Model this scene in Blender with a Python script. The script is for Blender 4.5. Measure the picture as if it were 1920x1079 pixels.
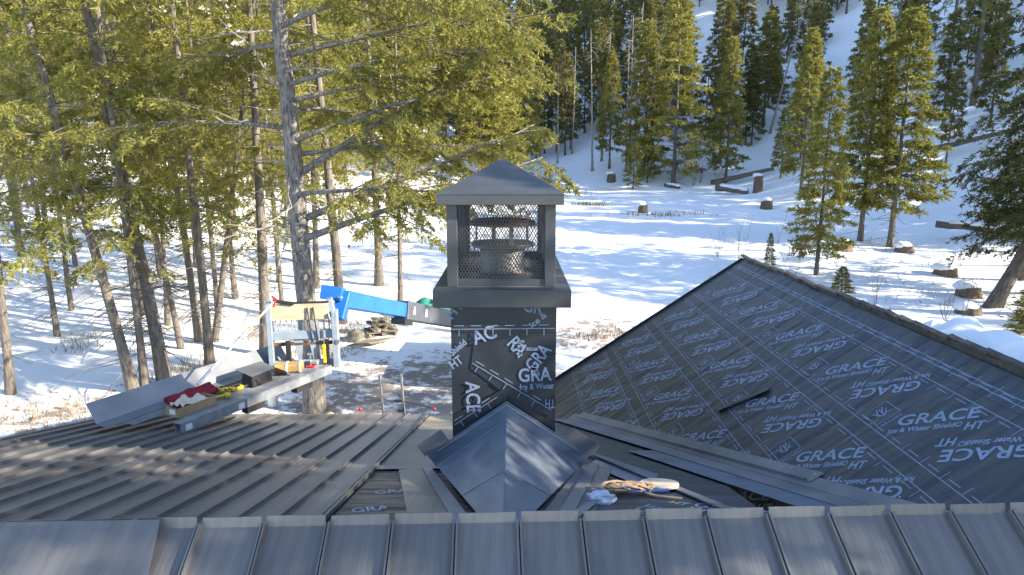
import bpy, bmesh, math, random
import numpy as np
from mathutils import Vector, Matrix, noise
R = math.radians
for o in list(bpy.data.objects): bpy.data.objects.remove(o, do_unlink=True)
scene = bpy.context.scene
COL = scene.collection
# ------------------------------------------------------------------ camera
cam = bpy.data.cameras.new('camera'); cam.sensor_width = 36; cam.lens = 24.0
cam.clip_start = 0.05; cam.clip_end = 2000
camo = bpy.data.objects.new('camera', cam); COL.objects.link(camo)
camo.location = (0, 0, 6.9); camo.rotation_euler = (R(90-10.8), 0, 0)
scene.camera = camo
# ------------------------------------------------------------------ sky, sun, exposure
SUN_AZ = R(-16)        # direction to the sun, measured from +X towards +Y
SUN_EL = R(23)
sd = Vector((math.cos(SUN_AZ)*math.cos(SUN_EL), math.sin(SUN_AZ)*math.cos(SUN_EL), math.sin(SUN_EL)))
world = bpy.data.worlds.new('World'); scene.world = world; world.use_nodes = True
wn = world.node_tree; bg = wn.nodes['Background']
sky = wn.nodes.new('ShaderNodeTexSky'); sky.sky_type = 'NISHITA'; sky.sun_disc = False
sky.sun_elevation = SUN_EL; sky.sun_rotation = math.atan2(sd.x, sd.y)
sky.altitude = 1500
wn.links.new(sky.outputs[0], bg.inputs[0]); bg.inputs[1].default_value = 0.15
sun = bpy.data.lights.new('sun', 'SUN'); sun.energy = 4.4; sun.angle = R(0.5); sun.color = (1.0, 0.90, 0.74)
suno = bpy.data.objects.new('sun', sun); COL.objects.link(suno)
suno.rotation_euler = sd.to_track_quat('Z', 'Y').to_euler(); suno.location = (20, -10, 30)
vs = scene.view_settings
vs.view_transform = 'Standard'; vs.look = 'None'; vs.gamma = 1; vs.exposure = 1.78; vs.use_curve_mapping = False

scene.cycles.max_bounces = 6; scene.cycles.diffuse_bounces = 3; scene.cycles.transmission_bounces = 2
# ------------------------------------------------------------------ helpers
def tag(o, label=None, cat=None, group=None, kind=None):
    for k, v in (('label', label), ('category', cat), ('group', group), ('kind', kind)):
        if v: o[k] = v
    return o
def empty(name, loc=(0, 0, 0), label=None, cat=None, group=None, rz=0.0, rot=None):
    o = bpy.data.objects.new(name, None); COL.objects.link(o); o.location = loc
    o.rotation_euler = rot if rot else (0, 0, rz); o.empty_display_size = 0.2
    return tag(o, label, cat, group)
def link(name, me, parent=None, kind=None):
    o = bpy.data.objects.new(name, me); COL.objects.link(o)
    if parent is not None: o.parent = parent
    if kind: o['kind'] = kind
    return o
class MB:
    def __init__(s): s.v = []; s.f = []
    def add(s, vs_, fs):
        n = len(s.v); s.v += [tuple(p) for p in vs_]; s.f += [tuple(i+n for i in f) for f in fs]; return s
    def box(s, c, d, M=None):
        x, y, z = d[0]/2, d[1]/2, d[2]/2
        P = [Vector((a*x, b*y, e*z)) for a in (-1, 1) for b in (-1, 1) for e in (-1, 1)]
        if M is not None: P = [M @ p for p in P]
        c = Vector(c)
        return s.add([p+c for p in P], [(0,1,3,2),(4,6,7,5),(0,4,5,1),(2,3,7,6),(0,2,6,4),(1,5,7,3)])
    def bar(s, a, b, w, h, up=(0, 0, 1)):
        a, b = Vector(a), Vector(b); d = b-a; L = d.length; d.normalize(); u = Vector(up)
        x = d.cross(u)
        if x.length < 1e-5: x = d.cross(Vector((1, 0, 0)))
        x.normalize(); z = x.cross(d)
        M = Matrix((x, d, z)).transposed()
        return s.box((a+b)/2, (w, L, h), M)
    def tube(s, pts, rad, n=8, cap=True):
        pts = [Vector(p) for p in pts]; rings = []
        if not hasattr(rad, '__len__'): rad = [rad]*len(pts)
        base = len(s.v); ref = None
        for i, p in enumerate(pts):
            d = (pts[min(i+1, len(pts)-1)]-pts[max(i-1, 0)]).normalized()
            if ref is None:
                ref = Vector((0, 0, 1)) if abs(d.z) < .9 else Vector((1, 0, 0))
            x = d.cross(ref).normalized(); y = d.cross(x)
            for k in range(n):
                a = 2*math.pi*k/n
                s.v.append(tuple(p+(x*math.cos(a)+y*math.sin(a))*rad[i]))
        for i in range(len(pts)-1):
            for k in range(n):
                a = base+i*n+k; b = base+i*n+(k+1) % n
                s.f.append((a, b, b+n, a+n))
        if cap:
            s.f.append(tuple(base+k for k in range(n))[::-1]); q = base+(len(pts)-1)*n
            s.f.append(tuple(q+k for k in range(n)))
        return s
    def lathe(s, prof, c, n=24):
        base = len(s.v)
        for r_, z in prof:
            for k in range(n):
                a = 2*math.pi*k/n; s.v.append((c[0]+r_*math.cos(a), c[1]+r_*math.sin(a), c[2]+z))
        for i in range(len(prof)-1):
            for k in range(n):
                a = base+i*n+k; b = base+i*n+(k+1) % n; s.f.append((a, b, b+n, a+n))
        return s
    def prism(s, poly, vec):
        """closed solid from a planar polygon (3D points) extruded by vec"""
        n = len(poly); v = Vector(vec)
        P = [Vector(p) for p in poly]
        return s.add(P+[p+v for p in P], [tuple(range(n))[::-1], tuple(range(n, 2*n))]+[(i, (i+1) % n, n+(i+1) % n, n+i) for i in range(n)])
    def build(s, name, mat, parent=None, smooth=False, bevel=0.0, kind=None, local=False):
        me = bpy.data.meshes.new(name)
        vv = s.v
        if parent is not None and not local:
            l = parent.location
            q = parent
            while q.parent: q = q.parent; l = l+q.location
            vv = [(p[0]-l.x, p[1]-l.y, p[2]-l.z) for p in vv]
        me.from_pydata(vv, [], s.f)
        bm = bmesh.new(); bm.from_mesh(me); bmesh.ops.recalc_face_normals(bm, faces=bm.faces)
        if bevel: bmesh.ops.bevel(bm, geom=bm.edges[:], offset=bevel, segments=1, affect='EDGES')
        bm.to_mesh(me); bm.free()
        if smooth: me.polygons.foreach_set('use_smooth', [True]*len(me.polygons))
        if mat: me.materials.append(mat)
        return link(name, me, parent, kind)
def np_mesh(name, V, F, mat, smooth=False):
    me = bpy.data.meshes.new(name); k = F.shape[1]
    me.vertices.add(len(V)); me.vertices.foreach_set('co', np.ascontiguousarray(V, dtype=np.float32).ravel())
    me.loops.add(F.size); me.loops.foreach_set('vertex_index', np.ascontiguousarray(F, dtype=np.int32).ravel())
    me.polygons.add(len(F)); me.polygons.foreach_set('loop_start', np.arange(0, F.size, k, dtype=np.int32))
    me.polygons.foreach_set('loop_total', np.full(len(F), k, dtype=np.int32))
    if smooth: me.polygons.foreach_set('use_smooth', np.ones(len(F), dtype=bool))
    me.update(calc_edges=True); me.materials.append(mat)
    return me

# ------------------------------------------------------------------ materials
def new_mat(name):
    m = bpy.data.materials.new(name); m.use_nodes = True
    nt = m.node_tree; return m, nt, nt.nodes['Principled BSDF']
def N(nt, t, **kw):
    n = nt.nodes.new(t)
    for k, v in kw.items(): setattr(n, k, v)
    return n
def mat(name, col, rough=.6, metal=0.0, var=.15, scale=6.0, bump=0.0, bscale=40.0, stretch=None, spec=.5, col2=None, thr=None, objrand=0):
    """noise-varied paint / plastic / wood: col +- var, optional second colour in patches, fine bump"""
    m, nt, b = new_mat(name); L = nt.links
    tc = N(nt, 'ShaderNodeTexCoord'); src = tc.outputs['Object']
    if stretch:
        mp = N(nt, 'ShaderNodeMapping'); mp.inputs['Scale'].default_value = stretch
        L.new(src, mp.inputs[0]); src = mp.outputs[0]
    nz = N(nt, 'ShaderNodeTexNoise'); nz.inputs['Scale'].default_value = scale; nz.inputs['Detail'].default_value = 5
    L.new(src, nz.inputs[0])
    cr = N(nt, 'ShaderNodeValToRGB')
    a = [max(0, c*(1-var)) for c in col]; e = [min(1, c*(1+var)) for c in col]
    if col2: a, e = col, col2
    cr.color_ramp.elements[0].color = (*a, 1); cr.color_ramp.elements[1].color = (*e, 1)
    cr.color_ramp.elements[0].position = .32 if thr is None else thr[0]; cr.color_ramp.elements[1].position = .68 if thr is None else thr[1]
    L.new(nz.outputs[0], cr.inputs[0]); L.new(cr.outputs[0], b.inputs['Base Color'])
    if objrand:      # every sheet comes out of the coil a little different
        oi = N(nt, 'ShaderNodeObjectInfo'); mr = N(nt, 'ShaderNodeMapRange'); mr.inputs[3].default_value = 1-objrand; mr.inputs[4].default_value = 1+objrand
        L.new(oi.outputs['Random'], mr.inputs[0]); vm = N(nt, 'ShaderNodeVectorMath', operation='SCALE'); L.new(cr.outputs[0], vm.inputs[0]); L.new(mr.outputs[0], vm.inputs['Scale'])
        L.new(vm.outputs[0], b.inputs['Base Color'])
    b.inputs['Roughness'].default_value = rough; b.inputs['Metallic'].default_value = metal
    b.inputs['Specular IOR Level'].default_value = spec
    if bump:
        n2 = N(nt, 'ShaderNodeTexNoise'); n2.inputs['Scale'].default_value = bscale; n2.inputs['Detail'].default_value = 4
        L.new(src, n2.inputs[0]); bp = N(nt, 'ShaderNodeBump'); bp.inputs['Strength'].default_value = bump; bp.inputs['Distance'].default_value = .02
        L.new(n2.outputs[0], bp.inputs['Height']); L.new(bp.outputs[0], b.inputs['Normal'])
    return m
M_ = {}
M_['roof'] = mat('roof_metal', (.135, .130, .128), .40, .1, .14, 3.0, .10, 7, (9, .35, 1), objrand=.13)
M_['cap'] = mat('cap_metal', (.052, .056, .062), .45, .05, .12, 5, .05, 60)
M_['flash'] = mat('bare_flashing', (.20, .235, .29), .32, .45, .22, 2.5, .05, 7, (1, 1, 3))
M_['flash2'] = mat('flashing_sheet', (.19, .195, .205), .42, .25, .2, 2.0, .05, 9)
M_['galv'] = mat('galvanised_steel', (.33, .345, .36), .38, .45, .2, 9, .03, 30)
M_['alu'] = mat('aluminium', (.55, .56, .57), .35, .8, .1, 9)
M_['carriage'] = mat('carriage_paint', (.28, .34, .40), .45, .1, .12, 6, .05, 30)
M_['blue'] = mat('boom_blue_paint', (.012, .125, .42), .36, 0, .12, 3, .03, 20)
M_['dark'] = mat('boom_grey_paint', (.075, .085, .10), .45, .1, .15, 4)
M_['black'] = mat('black_rubber', (.015, .015, .017), .6, 0, .3, 8)
M_['white'] = mat('white_paint', (.75, .75, .74), .5, 0, .06, 8)
M_['red'] = mat('red_plastic', (.55, .03, .03), .45, 0, .15, 8)
M_['cloth_red'] = mat('red_cloth', (.22, .012, .03), .9, 0, .3, 25, .3, 90)
M_['yellow'] = mat('yellow_plastic', (.75, .52, .02), .45, 0, .1, 9)
M_['ply'] = mat('plywood', (.48, .40, .27), .7, 0, .18, 3, .05, 40, (1, 1, 6))
M_['card'] = mat('cardboard', (.36, .235, .12), .8, 0, .15, 6)
M_['paper'] = mat('paper', (.62, .52, .40), .8, 0, .1, 6)
M_['pack'] = mat('brown_package', (.50, .30, .11), .6, 0, .15, 7)
M_['wood'] = mat('weathered_wood', (.25, .20, .14), .85, 0, .3, 4, .3, 30, (1, 1, 5))
M_['stone'] = mat('stone', (.26, .23, .17), .9, 0, .4, 5, .5, 14)
M_['tarp'] = mat('green_tarp', (.03, .22, .17), .5, 0, .25, 5, .3, 8)
M_['leather'] = mat('tan_leather', (.42, .28, .16), .65, 0, .25, 14, .2, 40)
M_['bluetool'] = mat('blue_plastic', (.02, .07, .24), .35, 0, .2, 9)
M_['print'] = mat('white_blue_print', (.21, .27, .38), .45, 0, .12, 9)
M_['bag'] = mat('thin_plastic', (.50, .54, .62), .25, 0, .2, 14, .5, 30)
M_['shingle'] = mat('asphalt_shingle', (.085, .075, .065), .9, 0, .35, 12, .4, 90)
M_['wall'] = mat('log_wall', (.20, .12, .07), .7, 0, .25, 4, .2, 20, (1, 1, 8))
M_['flue'] = mat('weathered_flue_steel', (.17, .17, .165), .5, .3, .3, 7, .1, 20, None, .5, (.27, .27, .26))
M_['rust'] = mat('rusty_steel', (.16, .09, .05), .8, .2, .4, 14, .2, 40)
M_['bark'] = mat('fir_bark', (.135, .115, .095), .95, 0, .45, 5, 1.0, 9, (3, 3, .6))
M_['barkbig'] = mat('grey_fir_bark', (.165, .15, .135), .95, 0, .6, 7, 1.0, 12, (3, 3, .7))
M_['deadwood'] = mat('dead_grey_wood', (.27, .245, .22), .9, 0, .3, 5, .4, 20)
M_['twig'] = mat('bare_twig', (.17, .12, .085), .9, 0, .3, 8)
M_['cut'] = mat('cut_wood', (.13, .095, .065), .9, 0, .35, 9, .4, 30)
M_['drygrass'] = mat('dry_grass', (.25, .18, .105), .9, 0, .4, 2)

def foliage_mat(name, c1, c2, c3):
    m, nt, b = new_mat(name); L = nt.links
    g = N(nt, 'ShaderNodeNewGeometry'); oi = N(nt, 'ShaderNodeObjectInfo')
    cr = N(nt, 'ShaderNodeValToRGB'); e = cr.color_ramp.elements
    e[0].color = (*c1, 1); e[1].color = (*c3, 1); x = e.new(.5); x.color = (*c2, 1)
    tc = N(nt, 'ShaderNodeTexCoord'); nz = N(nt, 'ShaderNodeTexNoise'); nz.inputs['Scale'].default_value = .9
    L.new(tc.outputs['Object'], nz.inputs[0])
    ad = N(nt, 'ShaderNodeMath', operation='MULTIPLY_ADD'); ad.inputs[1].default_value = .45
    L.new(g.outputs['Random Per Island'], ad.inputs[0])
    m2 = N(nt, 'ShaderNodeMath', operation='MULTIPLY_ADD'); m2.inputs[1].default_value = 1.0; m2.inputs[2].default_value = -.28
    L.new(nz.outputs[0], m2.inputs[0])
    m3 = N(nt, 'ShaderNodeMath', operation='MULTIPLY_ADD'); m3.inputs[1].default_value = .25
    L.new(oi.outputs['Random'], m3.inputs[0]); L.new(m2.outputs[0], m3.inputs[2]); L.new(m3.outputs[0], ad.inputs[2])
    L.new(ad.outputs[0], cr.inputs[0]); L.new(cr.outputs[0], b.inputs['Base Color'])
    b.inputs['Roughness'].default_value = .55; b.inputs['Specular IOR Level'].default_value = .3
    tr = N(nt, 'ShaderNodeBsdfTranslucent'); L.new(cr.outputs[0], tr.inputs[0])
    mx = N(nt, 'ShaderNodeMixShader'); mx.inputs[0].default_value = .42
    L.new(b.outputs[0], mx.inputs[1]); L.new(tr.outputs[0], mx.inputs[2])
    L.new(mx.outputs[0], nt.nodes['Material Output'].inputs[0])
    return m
M_['needle'] = foliage_mat('fir_needles', (.13, .14, .032), (.235, .225, .050), (.34, .305, .075))
M_['needle_shaded'] = foliage_mat('shaded_fir_needles', (.035, .045, .018), (.06, .07, .024), (.11, .105, .03))  # same fir needles, with the shade on the boughs put into the colour
M_['needle_far'] = foliage_mat('far_fir_needles', (.085, .09, .030), (.165, .155, .045), (.26, .225, .065))

def membrane_mat():
    m, nt, b = new_mat('roofing_membrane'); L = nt.links
    b.inputs['Base Color'].default_value = (.020, .023, .029, 1); b.inputs['Roughness'].default_value = .48
    b.inputs['Specular IOR Level'].default_value = .85
    tc = N(nt, 'ShaderNodeTexCoord')
    h = None
    for sc, rot, sca in (((.35, 1.5, .35), .55, 1.3), ((.6, 2.6, .6), .2, 1.4)):
        mp = N(nt, 'ShaderNodeMapping'); mp.inputs['Scale'].default_value = sc; mp.inputs['Rotation'].default_value = (0, 0, rot)
        nz = N(nt, 'ShaderNodeTexNoise'); nz.inputs['Scale'].default_value = sca; nz.inputs['Detail'].default_value = 1.5; nz.inputs['Distortion'].default_value = .9
        L.new(tc.outputs['Object'], mp.inputs[0]); L.new(mp.outputs[0], nz.inputs[0])
        if h is None: h = nz.outputs[0]
        else:
            a = N(nt, 'ShaderNodeMath', operation='ADD'); L.new(h, a.inputs[0]); L.new(nz.outputs[0], a.inputs[1]); h = a.outputs[0]
    bp = N(nt, 'ShaderNodeBump'); bp.inputs['Strength'].default_value = .6; bp.inputs['Distance'].default_value = .09
    L.new(h, bp.inputs['Height']); L.new(bp.outputs[0], b.inputs['Normal'])
    return m
M_['membrane'] = membrane_mat()

def snow_mat(name, dirt=False):
    m, nt, b = new_mat(name); L = nt.links
    b.inputs['Roughness'].default_value = .7; b.inputs['Specular IOR Level'].default_value = .25
    g = N(nt, 'ShaderNodeNewGeometry')
    n1 = N(nt, 'ShaderNodeTexNoise'); n1.inputs['Scale'].default_value = 1.6; n1.inputs['Detail'].default_value = 8
    n2 = N(nt, 'ShaderNodeTexNoise'); n2.inputs['Scale'].default_value = .35; n2.inputs['Detail'].default_value = 9
    L.new(g.outputs['Position'], n1.inputs[0]); L.new(g.outputs['Position'], n2.inputs[0])
    bp = N(nt, 'ShaderNodeBump'); bp.inputs['Strength'].default_value = .45; bp.inputs['Distance'].default_value = .12
    ad = N(nt, 'ShaderNodeMath', operation='MULTIPLY_ADD'); ad.inputs[1].default_value = .35
    L.new(n1.outputs[0], ad.inputs[0]); L.new(n2.outputs[0], ad.inputs[2])
    L.new(ad.outputs[0], bp.inputs['Height']); L.new(bp.outputs[0], b.inputs['Normal'])
    if not dirt:
        b.inputs['Base Color'].default_value = (.83, .84, .86, 1); return m
    # trampled work yard: brown soil and dead grass showing through thin snow round (-1, 19)
    sp = N(nt, 'ShaderNodeSeparateXYZ'); L.new(g.outputs['Position'], sp.inputs[0])
    def patch(cx, cy, rx, ry):
        a = N(nt, 'ShaderNodeMath', operation='SUBTRACT'); a.inputs[1].default_value = cx; L.new(sp.outputs[0], a.inputs[0])
        a2 = N(nt, 'ShaderNodeMath', operation='DIVIDE'); a2.inputs[1].default_value = rx; L.new(a.outputs[0], a2.inputs[0])
        c = N(nt, 'ShaderNodeMath', operation='SUBTRACT'); c.inputs[1].default_value = cy; L.new(sp.outputs[1], c.inputs[0])
        c2 = N(nt, 'ShaderNodeMath', operation='DIVIDE'); c2.inputs[1].default_value = ry; L.new(c.outputs[0], c2.inputs[0])
        p = N(nt, 'ShaderNodeMath', operation='POWER'); p.inputs[1].default_value = 2; L.new(a2.outputs[0], p.inputs[0])
        q = N(nt, 'ShaderNodeMath', operation='POWER'); q.inputs[1].default_value = 2; L.new(c2.outputs[0], q.inputs[0])
        s = N(nt, 'ShaderNodeMath', operation='ADD'); L.new(p.outputs[0], s.inputs[0]); L.new(q.outputs[0], s.inputs[1])
        mr = N(nt, 'ShaderNodeMapRange'); mr.inputs[1].default_value = .25; mr.inputs[2].default_value = 1.3; mr.inputs[3].default_value = 1; mr.inputs[4].default_value = 0
        L.new(s.outputs[0], mr.inputs[0]); return mr.outputs[0]
    pa = patch(-1.5, 18.5, 7.5, 7.0); pb = patch(3.5, 26, 4.5, 3.0); pc = patch(-10.5, 15.5, 5.5, 5.0); pd = patch(-7.0, 24.0, 4.0, 5.0)
    tot = pa
    for q, w in ((pb, .9), (pc, .8), (pd, .7)):
        k = N(nt, 'ShaderNodeMath', operation='MULTIPLY'); k.inputs[1].default_value = w; L.new(q, k.inputs[0])
        mxx = N(nt, 'ShaderNodeMath', operation='MAXIMUM'); L.new(tot, mxx.inputs[0]); L.new(k.outputs[0], mxx.inputs[1]); tot = mxx.outputs[0]
    n3 = N(nt, 'ShaderNodeTexNoise'); n3.inputs['Scale'].default_value = 1.9; n3.inputs['Detail'].default_value = 12; n3.inputs['Roughness'].default_value = .8
    L.new(g.outputs['Position'], n3.inputs[0])
    th = N(nt, 'ShaderNodeMath', operation='MULTIPLY_ADD'); th.inputs[1].default_value = .30; th.inputs[2].default_value = -.73
    L.new(tot, th.inputs[0])
    sm = N(nt, 'ShaderNodeMath', operation='ADD'); L.new(n3.outputs[0], sm.inputs[0]); L.new(th.outputs[0], sm.inputs[1])
    mr = N(nt, 'ShaderNodeMapRange'); mr.inputs[1].default_value = -.0; mr.inputs[2].default_value = .06; L.new(sm.outputs[0], mr.inputs[0])
    mul = N(nt, 'ShaderNodeMath', operation='MULTIPLY'); L.new(mr.outputs[0], mul.inputs[0]); mul.inputs[1].default_value = .85
    cr = N(nt, 'ShaderNodeValToRGB'); cr.color_ramp.elements[0].color = (.10, .065, .05, 1); cr.color_ramp.elements[1].color = (.26, .18, .12, 1)
    L.new(n1.outputs[0], cr.inputs[0])
    mx = N(nt, 'ShaderNodeMix', data_type='RGBA'); L.new(mul.outputs[0], mx.inputs[0]); mx.inputs[6].default_value = (.83, .84, .86, 1)
    L.new(cr.outputs[0], mx.inputs[7]); L.new(mx.outputs[2], b.inputs['Base Color'])
    return m
M_['ground'] = snow_mat('snowy_ground', True); M_['snow'] = snow_mat('snow')

# ------------------------------------------------------------------ terrain
TAB = [(-1.3, [(0,0),(14,.3),(20,1.5),(34,5),(55,13),(92,34),(130,58),(320,140)]),
       (-.6, [(0,0),(18.5,.2),(27,.5),(34,1.5),(43,3.5),(55,6.8),(68,12.1),(80,18.4),(92,26.4),(130,50),(320,130)]),
       (-.25, [(0,0),(25,0),(33,.4),(45,1.5),(60,3.4),(75,6),(95,11),(120,20),(160,38),(320,110)]),
       (0, [(0,0),(25,0),(38,.88),(58,2.26),(80,4.25),(105,6.7),(140,17.7),(180,33),(220,53),(320,105)]),
       (.3, [(0,0),(25,0),(38,.88),(58,2.2),(75,3.9),(82,6.8),(95,14.2),(110,22.7),(125,33.5),(170,62),(320,125)]),
       (.58, [(0,0),(25,0),(38,.6),(50,1.4),(58,2.26),(66,6.7),(76,12.7),(88,19.6),(100,28),(130,48),(320,135)]),
       (.85, [(0,0),(20,0),(36,.6),(46,2),(52,5),(60,10),(72,17),(84,25),(100,36),(320,140)]),
       (1.15, [(0,0),(22,0),(36,1.2),(46,6),(60,18),(72,28),(100,46),(320,145)]),
       (1.7, [(0,0),(25,0),(34,3),(48,18),(62,36),(100,62),(320,150)])]
TU = [c[0] for c in TAB]
def sst(t): return t*t*(3-2*t)
TRACK = [(2.2, 46), (4.2, 41), (6.6, 37), (9.2, 34), (11.6, 32.2)]
def ground(x, y, detail=True):
    Y = max(y, 0.0); u = x/max(Y, 14.0)
    u = min(max(u, TU[0]), TU[-1]); i = 0
    while i < len(TU)-2 and u > TU[i+1]: i += 1
    t = sst((u-TU[i])/(TU[i+1]-TU[i]))
    z = (1-t)*np.interp(Y, *zip(*TAB[i][1])) + t*np.interp(Y, *zip(*TAB[i+1][1]))
    z = float(z)
    if detail:
        k = min(1, max(0, (Y-10)/10))
        z += k*(.22*noise.noise((x*.16, y*.16, 3.1))+.07*noise.noise((x*.7, y*.7, 9.0))) + .5*k*min(1, max(0, (Y-45)/30))*noise.noise((x*.05, y*.05, 1))
        if 30 < y < 48 and 0 < x < 14:
            p = Vector((x, y)); best = 9
            for a, b in zip(TRACK, TRACK[1:]):
                a, b = Vector(a), Vector(b); s = min(1, max(0, (p-a).dot(b-a)/(b-a).length_squared))
                best = min(best, (p-(a+(b-a)*s)).length)
            if best < 1.6: z += -.13*math.exp(-((best-.5)/.28)**2) + .05*math.exp(-((best-1.15)/.25)**2)
    return z
def axis(segs):
    out = []
    for a, b, s in segs: out += list(np.arange(a, b, s))
    return np.array(out+[segs[-1][1]])
gx = axis([(-320,-90,12),(-90,-30,2.5),(-30,-14,.8),(-14,16,.33),(16,40,.8),(40,100,2.5),(100,321,12)])
gy = axis([(-120,-20,10),(-20,10,3),(10,50,.36),(50,100,1.2),(100,320,5)])
GX, GY = np.meshgrid(gx, gy)
GZ = np.array([[ground(x, y) for x in gx] for y in gy])
nx, ny = len(gx), len(gy)
ii = (np.arange(ny-1)[:, None]*nx+np.arange(nx-1)[None, :]).ravel()
F = np.stack([ii, ii+1, ii+1+nx, ii+nx], 1)
link('ground', np_mesh('ground', np.stack([GX.ravel(), GY.ravel(), GZ.ravel()], 1), F, M_['ground'], True), kind='structure')

# ------------------------------------------------------------------ lettering
_tc = {}
def text_geo(s, size, shear=0.0, ext=0.0, bold=0.0):
    k = (s, size, shear, bold)
    if k not in _tc:
        cu = bpy.data.curves.new('t', 'FONT'); cu.body = s; cu.size = size; cu.shear = shear; cu.resolution_u = 3; cu.offset = bold
        o = bpy.data.objects.new('t', cu); COL.objects.link(o)
        bpy.context.view_layer.update()
        me = o.evaluated_get(bpy.context.evaluated_depsgraph_get()).to_mesh()
        V = [tuple(v.co) for v in me.vertices]; Fc = [tuple(p.vertices) for p in me.polygons]
        xs = [v[0] for v in V]; w = max(xs) if xs else 0
        bpy.data.objects.remove(o, do_unlink=True); bpy.data.curves.remove(cu)
        _tc[k] = (V, Fc, w)
    return _tc[k]
def put_text(mb, s, size, Mx, shear=0.0, width=None, bold=0.0):
    """Mx maps text plane (x right, y up) to space; width rescales the line"""
    V, Fc, w = text_geo(s, size, shear, 0, bold)
    kx = width/w if width else 1
    mb.add([Mx @ Vector((v[0]*kx, v[1], 0)) for v in V], Fc)
def frame(o, x, y):
    x = Vector(x).normalized(); y = Vector(y); y = (y-x*y.dot(x)).normalized(); z = x.cross(y)
    return Matrix(((x.x, y.x, z.x, o[0]), (x.y, y.y, z.y, o[1]), (x.z, y.z, z.z, o[2]), (0, 0, 0, 1)))

# ------------------------------------------------------------------ house
PW = .3075
def MZ(y): return 5.432-.2584*y            # low-pitched rear roof
def WZ(x): return 2.095+.692*x             # wing roof that falls towards the chimney
house = empty('house', (0, 0, 0), 'house with dark standing seam metal roof, half of it still bare black underlayment', 'house')
def plate(name, pts, zf, mt, parent, lift=.004, th=.004, smooth=False, **kw):
    """thin sheet lying on a roof plane; pts in plan"""
    mb = MB(); mb.prism([(x, y, zf(x, y)+lift) for x, y in pts], (0, 0, th)); return mb.build(name, mt, parent, **kw)
mz = lambda x, y: MZ(y)
wz = lambda x, y: WZ(x)
# walls
mb = MB(); mb.box((-2.9, 6.7, 1.05), (7.1, 7.9, 3.1)); mb.build('wall', M_['wall'], house)
mb = MB(); mb.box((4.25, 7.6, 1.1), (6.0, 9.0, 2.9)); mb.build('wall', M_['wall'], house)
# rear low-pitch roof deck
deck = MB().prism([(-6.66, 3.2, MZ(3.2)-.16), (2.0, 3.2, MZ(3.2)-.16), (2.0, 7.6, MZ(7.6)-.16), (.86, 10.6, MZ(10.6)-.16), (.8, 11.0, MZ(11.0)-.16), (-6.66, 11.0, MZ(11.0)-.16)], (0, 0, .15)).build('roof_deck', M_['membrane'], house)
# standing seam panels on it
sl = math.sqrt(1+.2584**2)
def rear_panel_mesh():
    mb = MB()
    y0, y1 = 4.35, 11.07
    mb.prism([(0.001, y0, MZ(y0)+.002), (PW-.001, y0, MZ(y0)+.002), (PW-.001, y1, MZ(y1)+.002), (0.001, y1, MZ(y1)+.002)], (0, 0, .006))
    for xs in (.006, PW-.016): mb.prism([(xs, y0, MZ(y0)+.008), (xs+.010, y0, MZ(y0)+.008), (xs+.010, y1, MZ(y1)+.008), (xs, y1, MZ(y1)+.008)], (0, 0, .034 if xs > .1 else .012))
    mb.prism([(0.001, y1, MZ(y1)-.05), (PW-.001, y1, MZ(y1)-.05), (PW-.001, y1+.012, MZ(y1)-.05), (0.001, y1+.012, MZ(y1)-.05)], (0, 0, .056))
    return mb
p0 = rear_panel_mesh().build('panel', M_['roof'], deck); p0.location.x = -6.66
for i in range(1, 17):
    c = p0.copy(); COL.objects.link(c); c.location.x = -6.66+PW*i; c.location.z = random.Random(i).uniform(-.001, .001)
plate('rake_trim', [(-6.74, 4.3), (-6.66, 4.3), (-6.66, 11.08), (-6.74, 11.08)], mz, M_['roof'], house, -.12, .145)
xe = -6.66+PW*17
plate('edge_trim', [(xe+.002, 4.4), (xe+.03, 4.4), (xe+.03, 11.05), (xe+.002, 11.05)], mz, M_['roof'], house, .002, .036)
# fold line where the panels were notched: small clips near the eave
for k in range(4):
    MB().box((xe+.045, 9.1+k*.42, MZ(9.1+k*.42)+.03), (.03, .02, .05)).build('clip', M_['galv'], house)
# rear eave drip strip
MB().box((-2.95, 11.09, MZ(11.09)-.07), (7.45, .02, .12)).build('drip_edge', M_['black'], house)

# front roof: ridge line yawed slightly, 30 degree pitch to the camera
ra = Vector((-2.446, 2.984, 5.138)); rb = Vector((2.52, 3.158, 5.138)); rd = (rb-ra).normalized()
fn = Vector((-rd.y, rd.x, 0)); fn = -fn                      # horizontal, towards the camera
fd = (fn*math.cos(R(30))+Vector((0, 0, -math.sin(R(30))))).normalized(); fup = rd.cross(fd); fup = fup if fup.z > 0 else -fup
bd = (-fn*math.cos(R(30.5))+Vector((0, 0, -math.sin(R(30.5))))).normalized()
rc = (ra+rb)/2
def FP(s, t, h=0): return rc+rd*s+fd*t+fup*h
mbk = MB().prism([rc+rd*-5.2-fup*.02, rc+rd*5.2-fup*.02, FP(5.2, 4.4, -.02), FP(-5.2, 4.4, -.02)], (0, 0, -.15)); fdeck = mbk.build('roof_deck', M_['membrane'], house)
MB().prism([rc+rd*-5.2-Vector((0,0,.03))-fn*.0, rc+rd*5.2-Vector((0,0,.03)), rc+rd*5.2+bd*2.05-Vector((0,0,.03)), rc+rd*-5.2+bd*2.05-Vector((0,0,.03))], (0, 0, -.12)).build('roof_deck', M_['membrane'], house)
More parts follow.
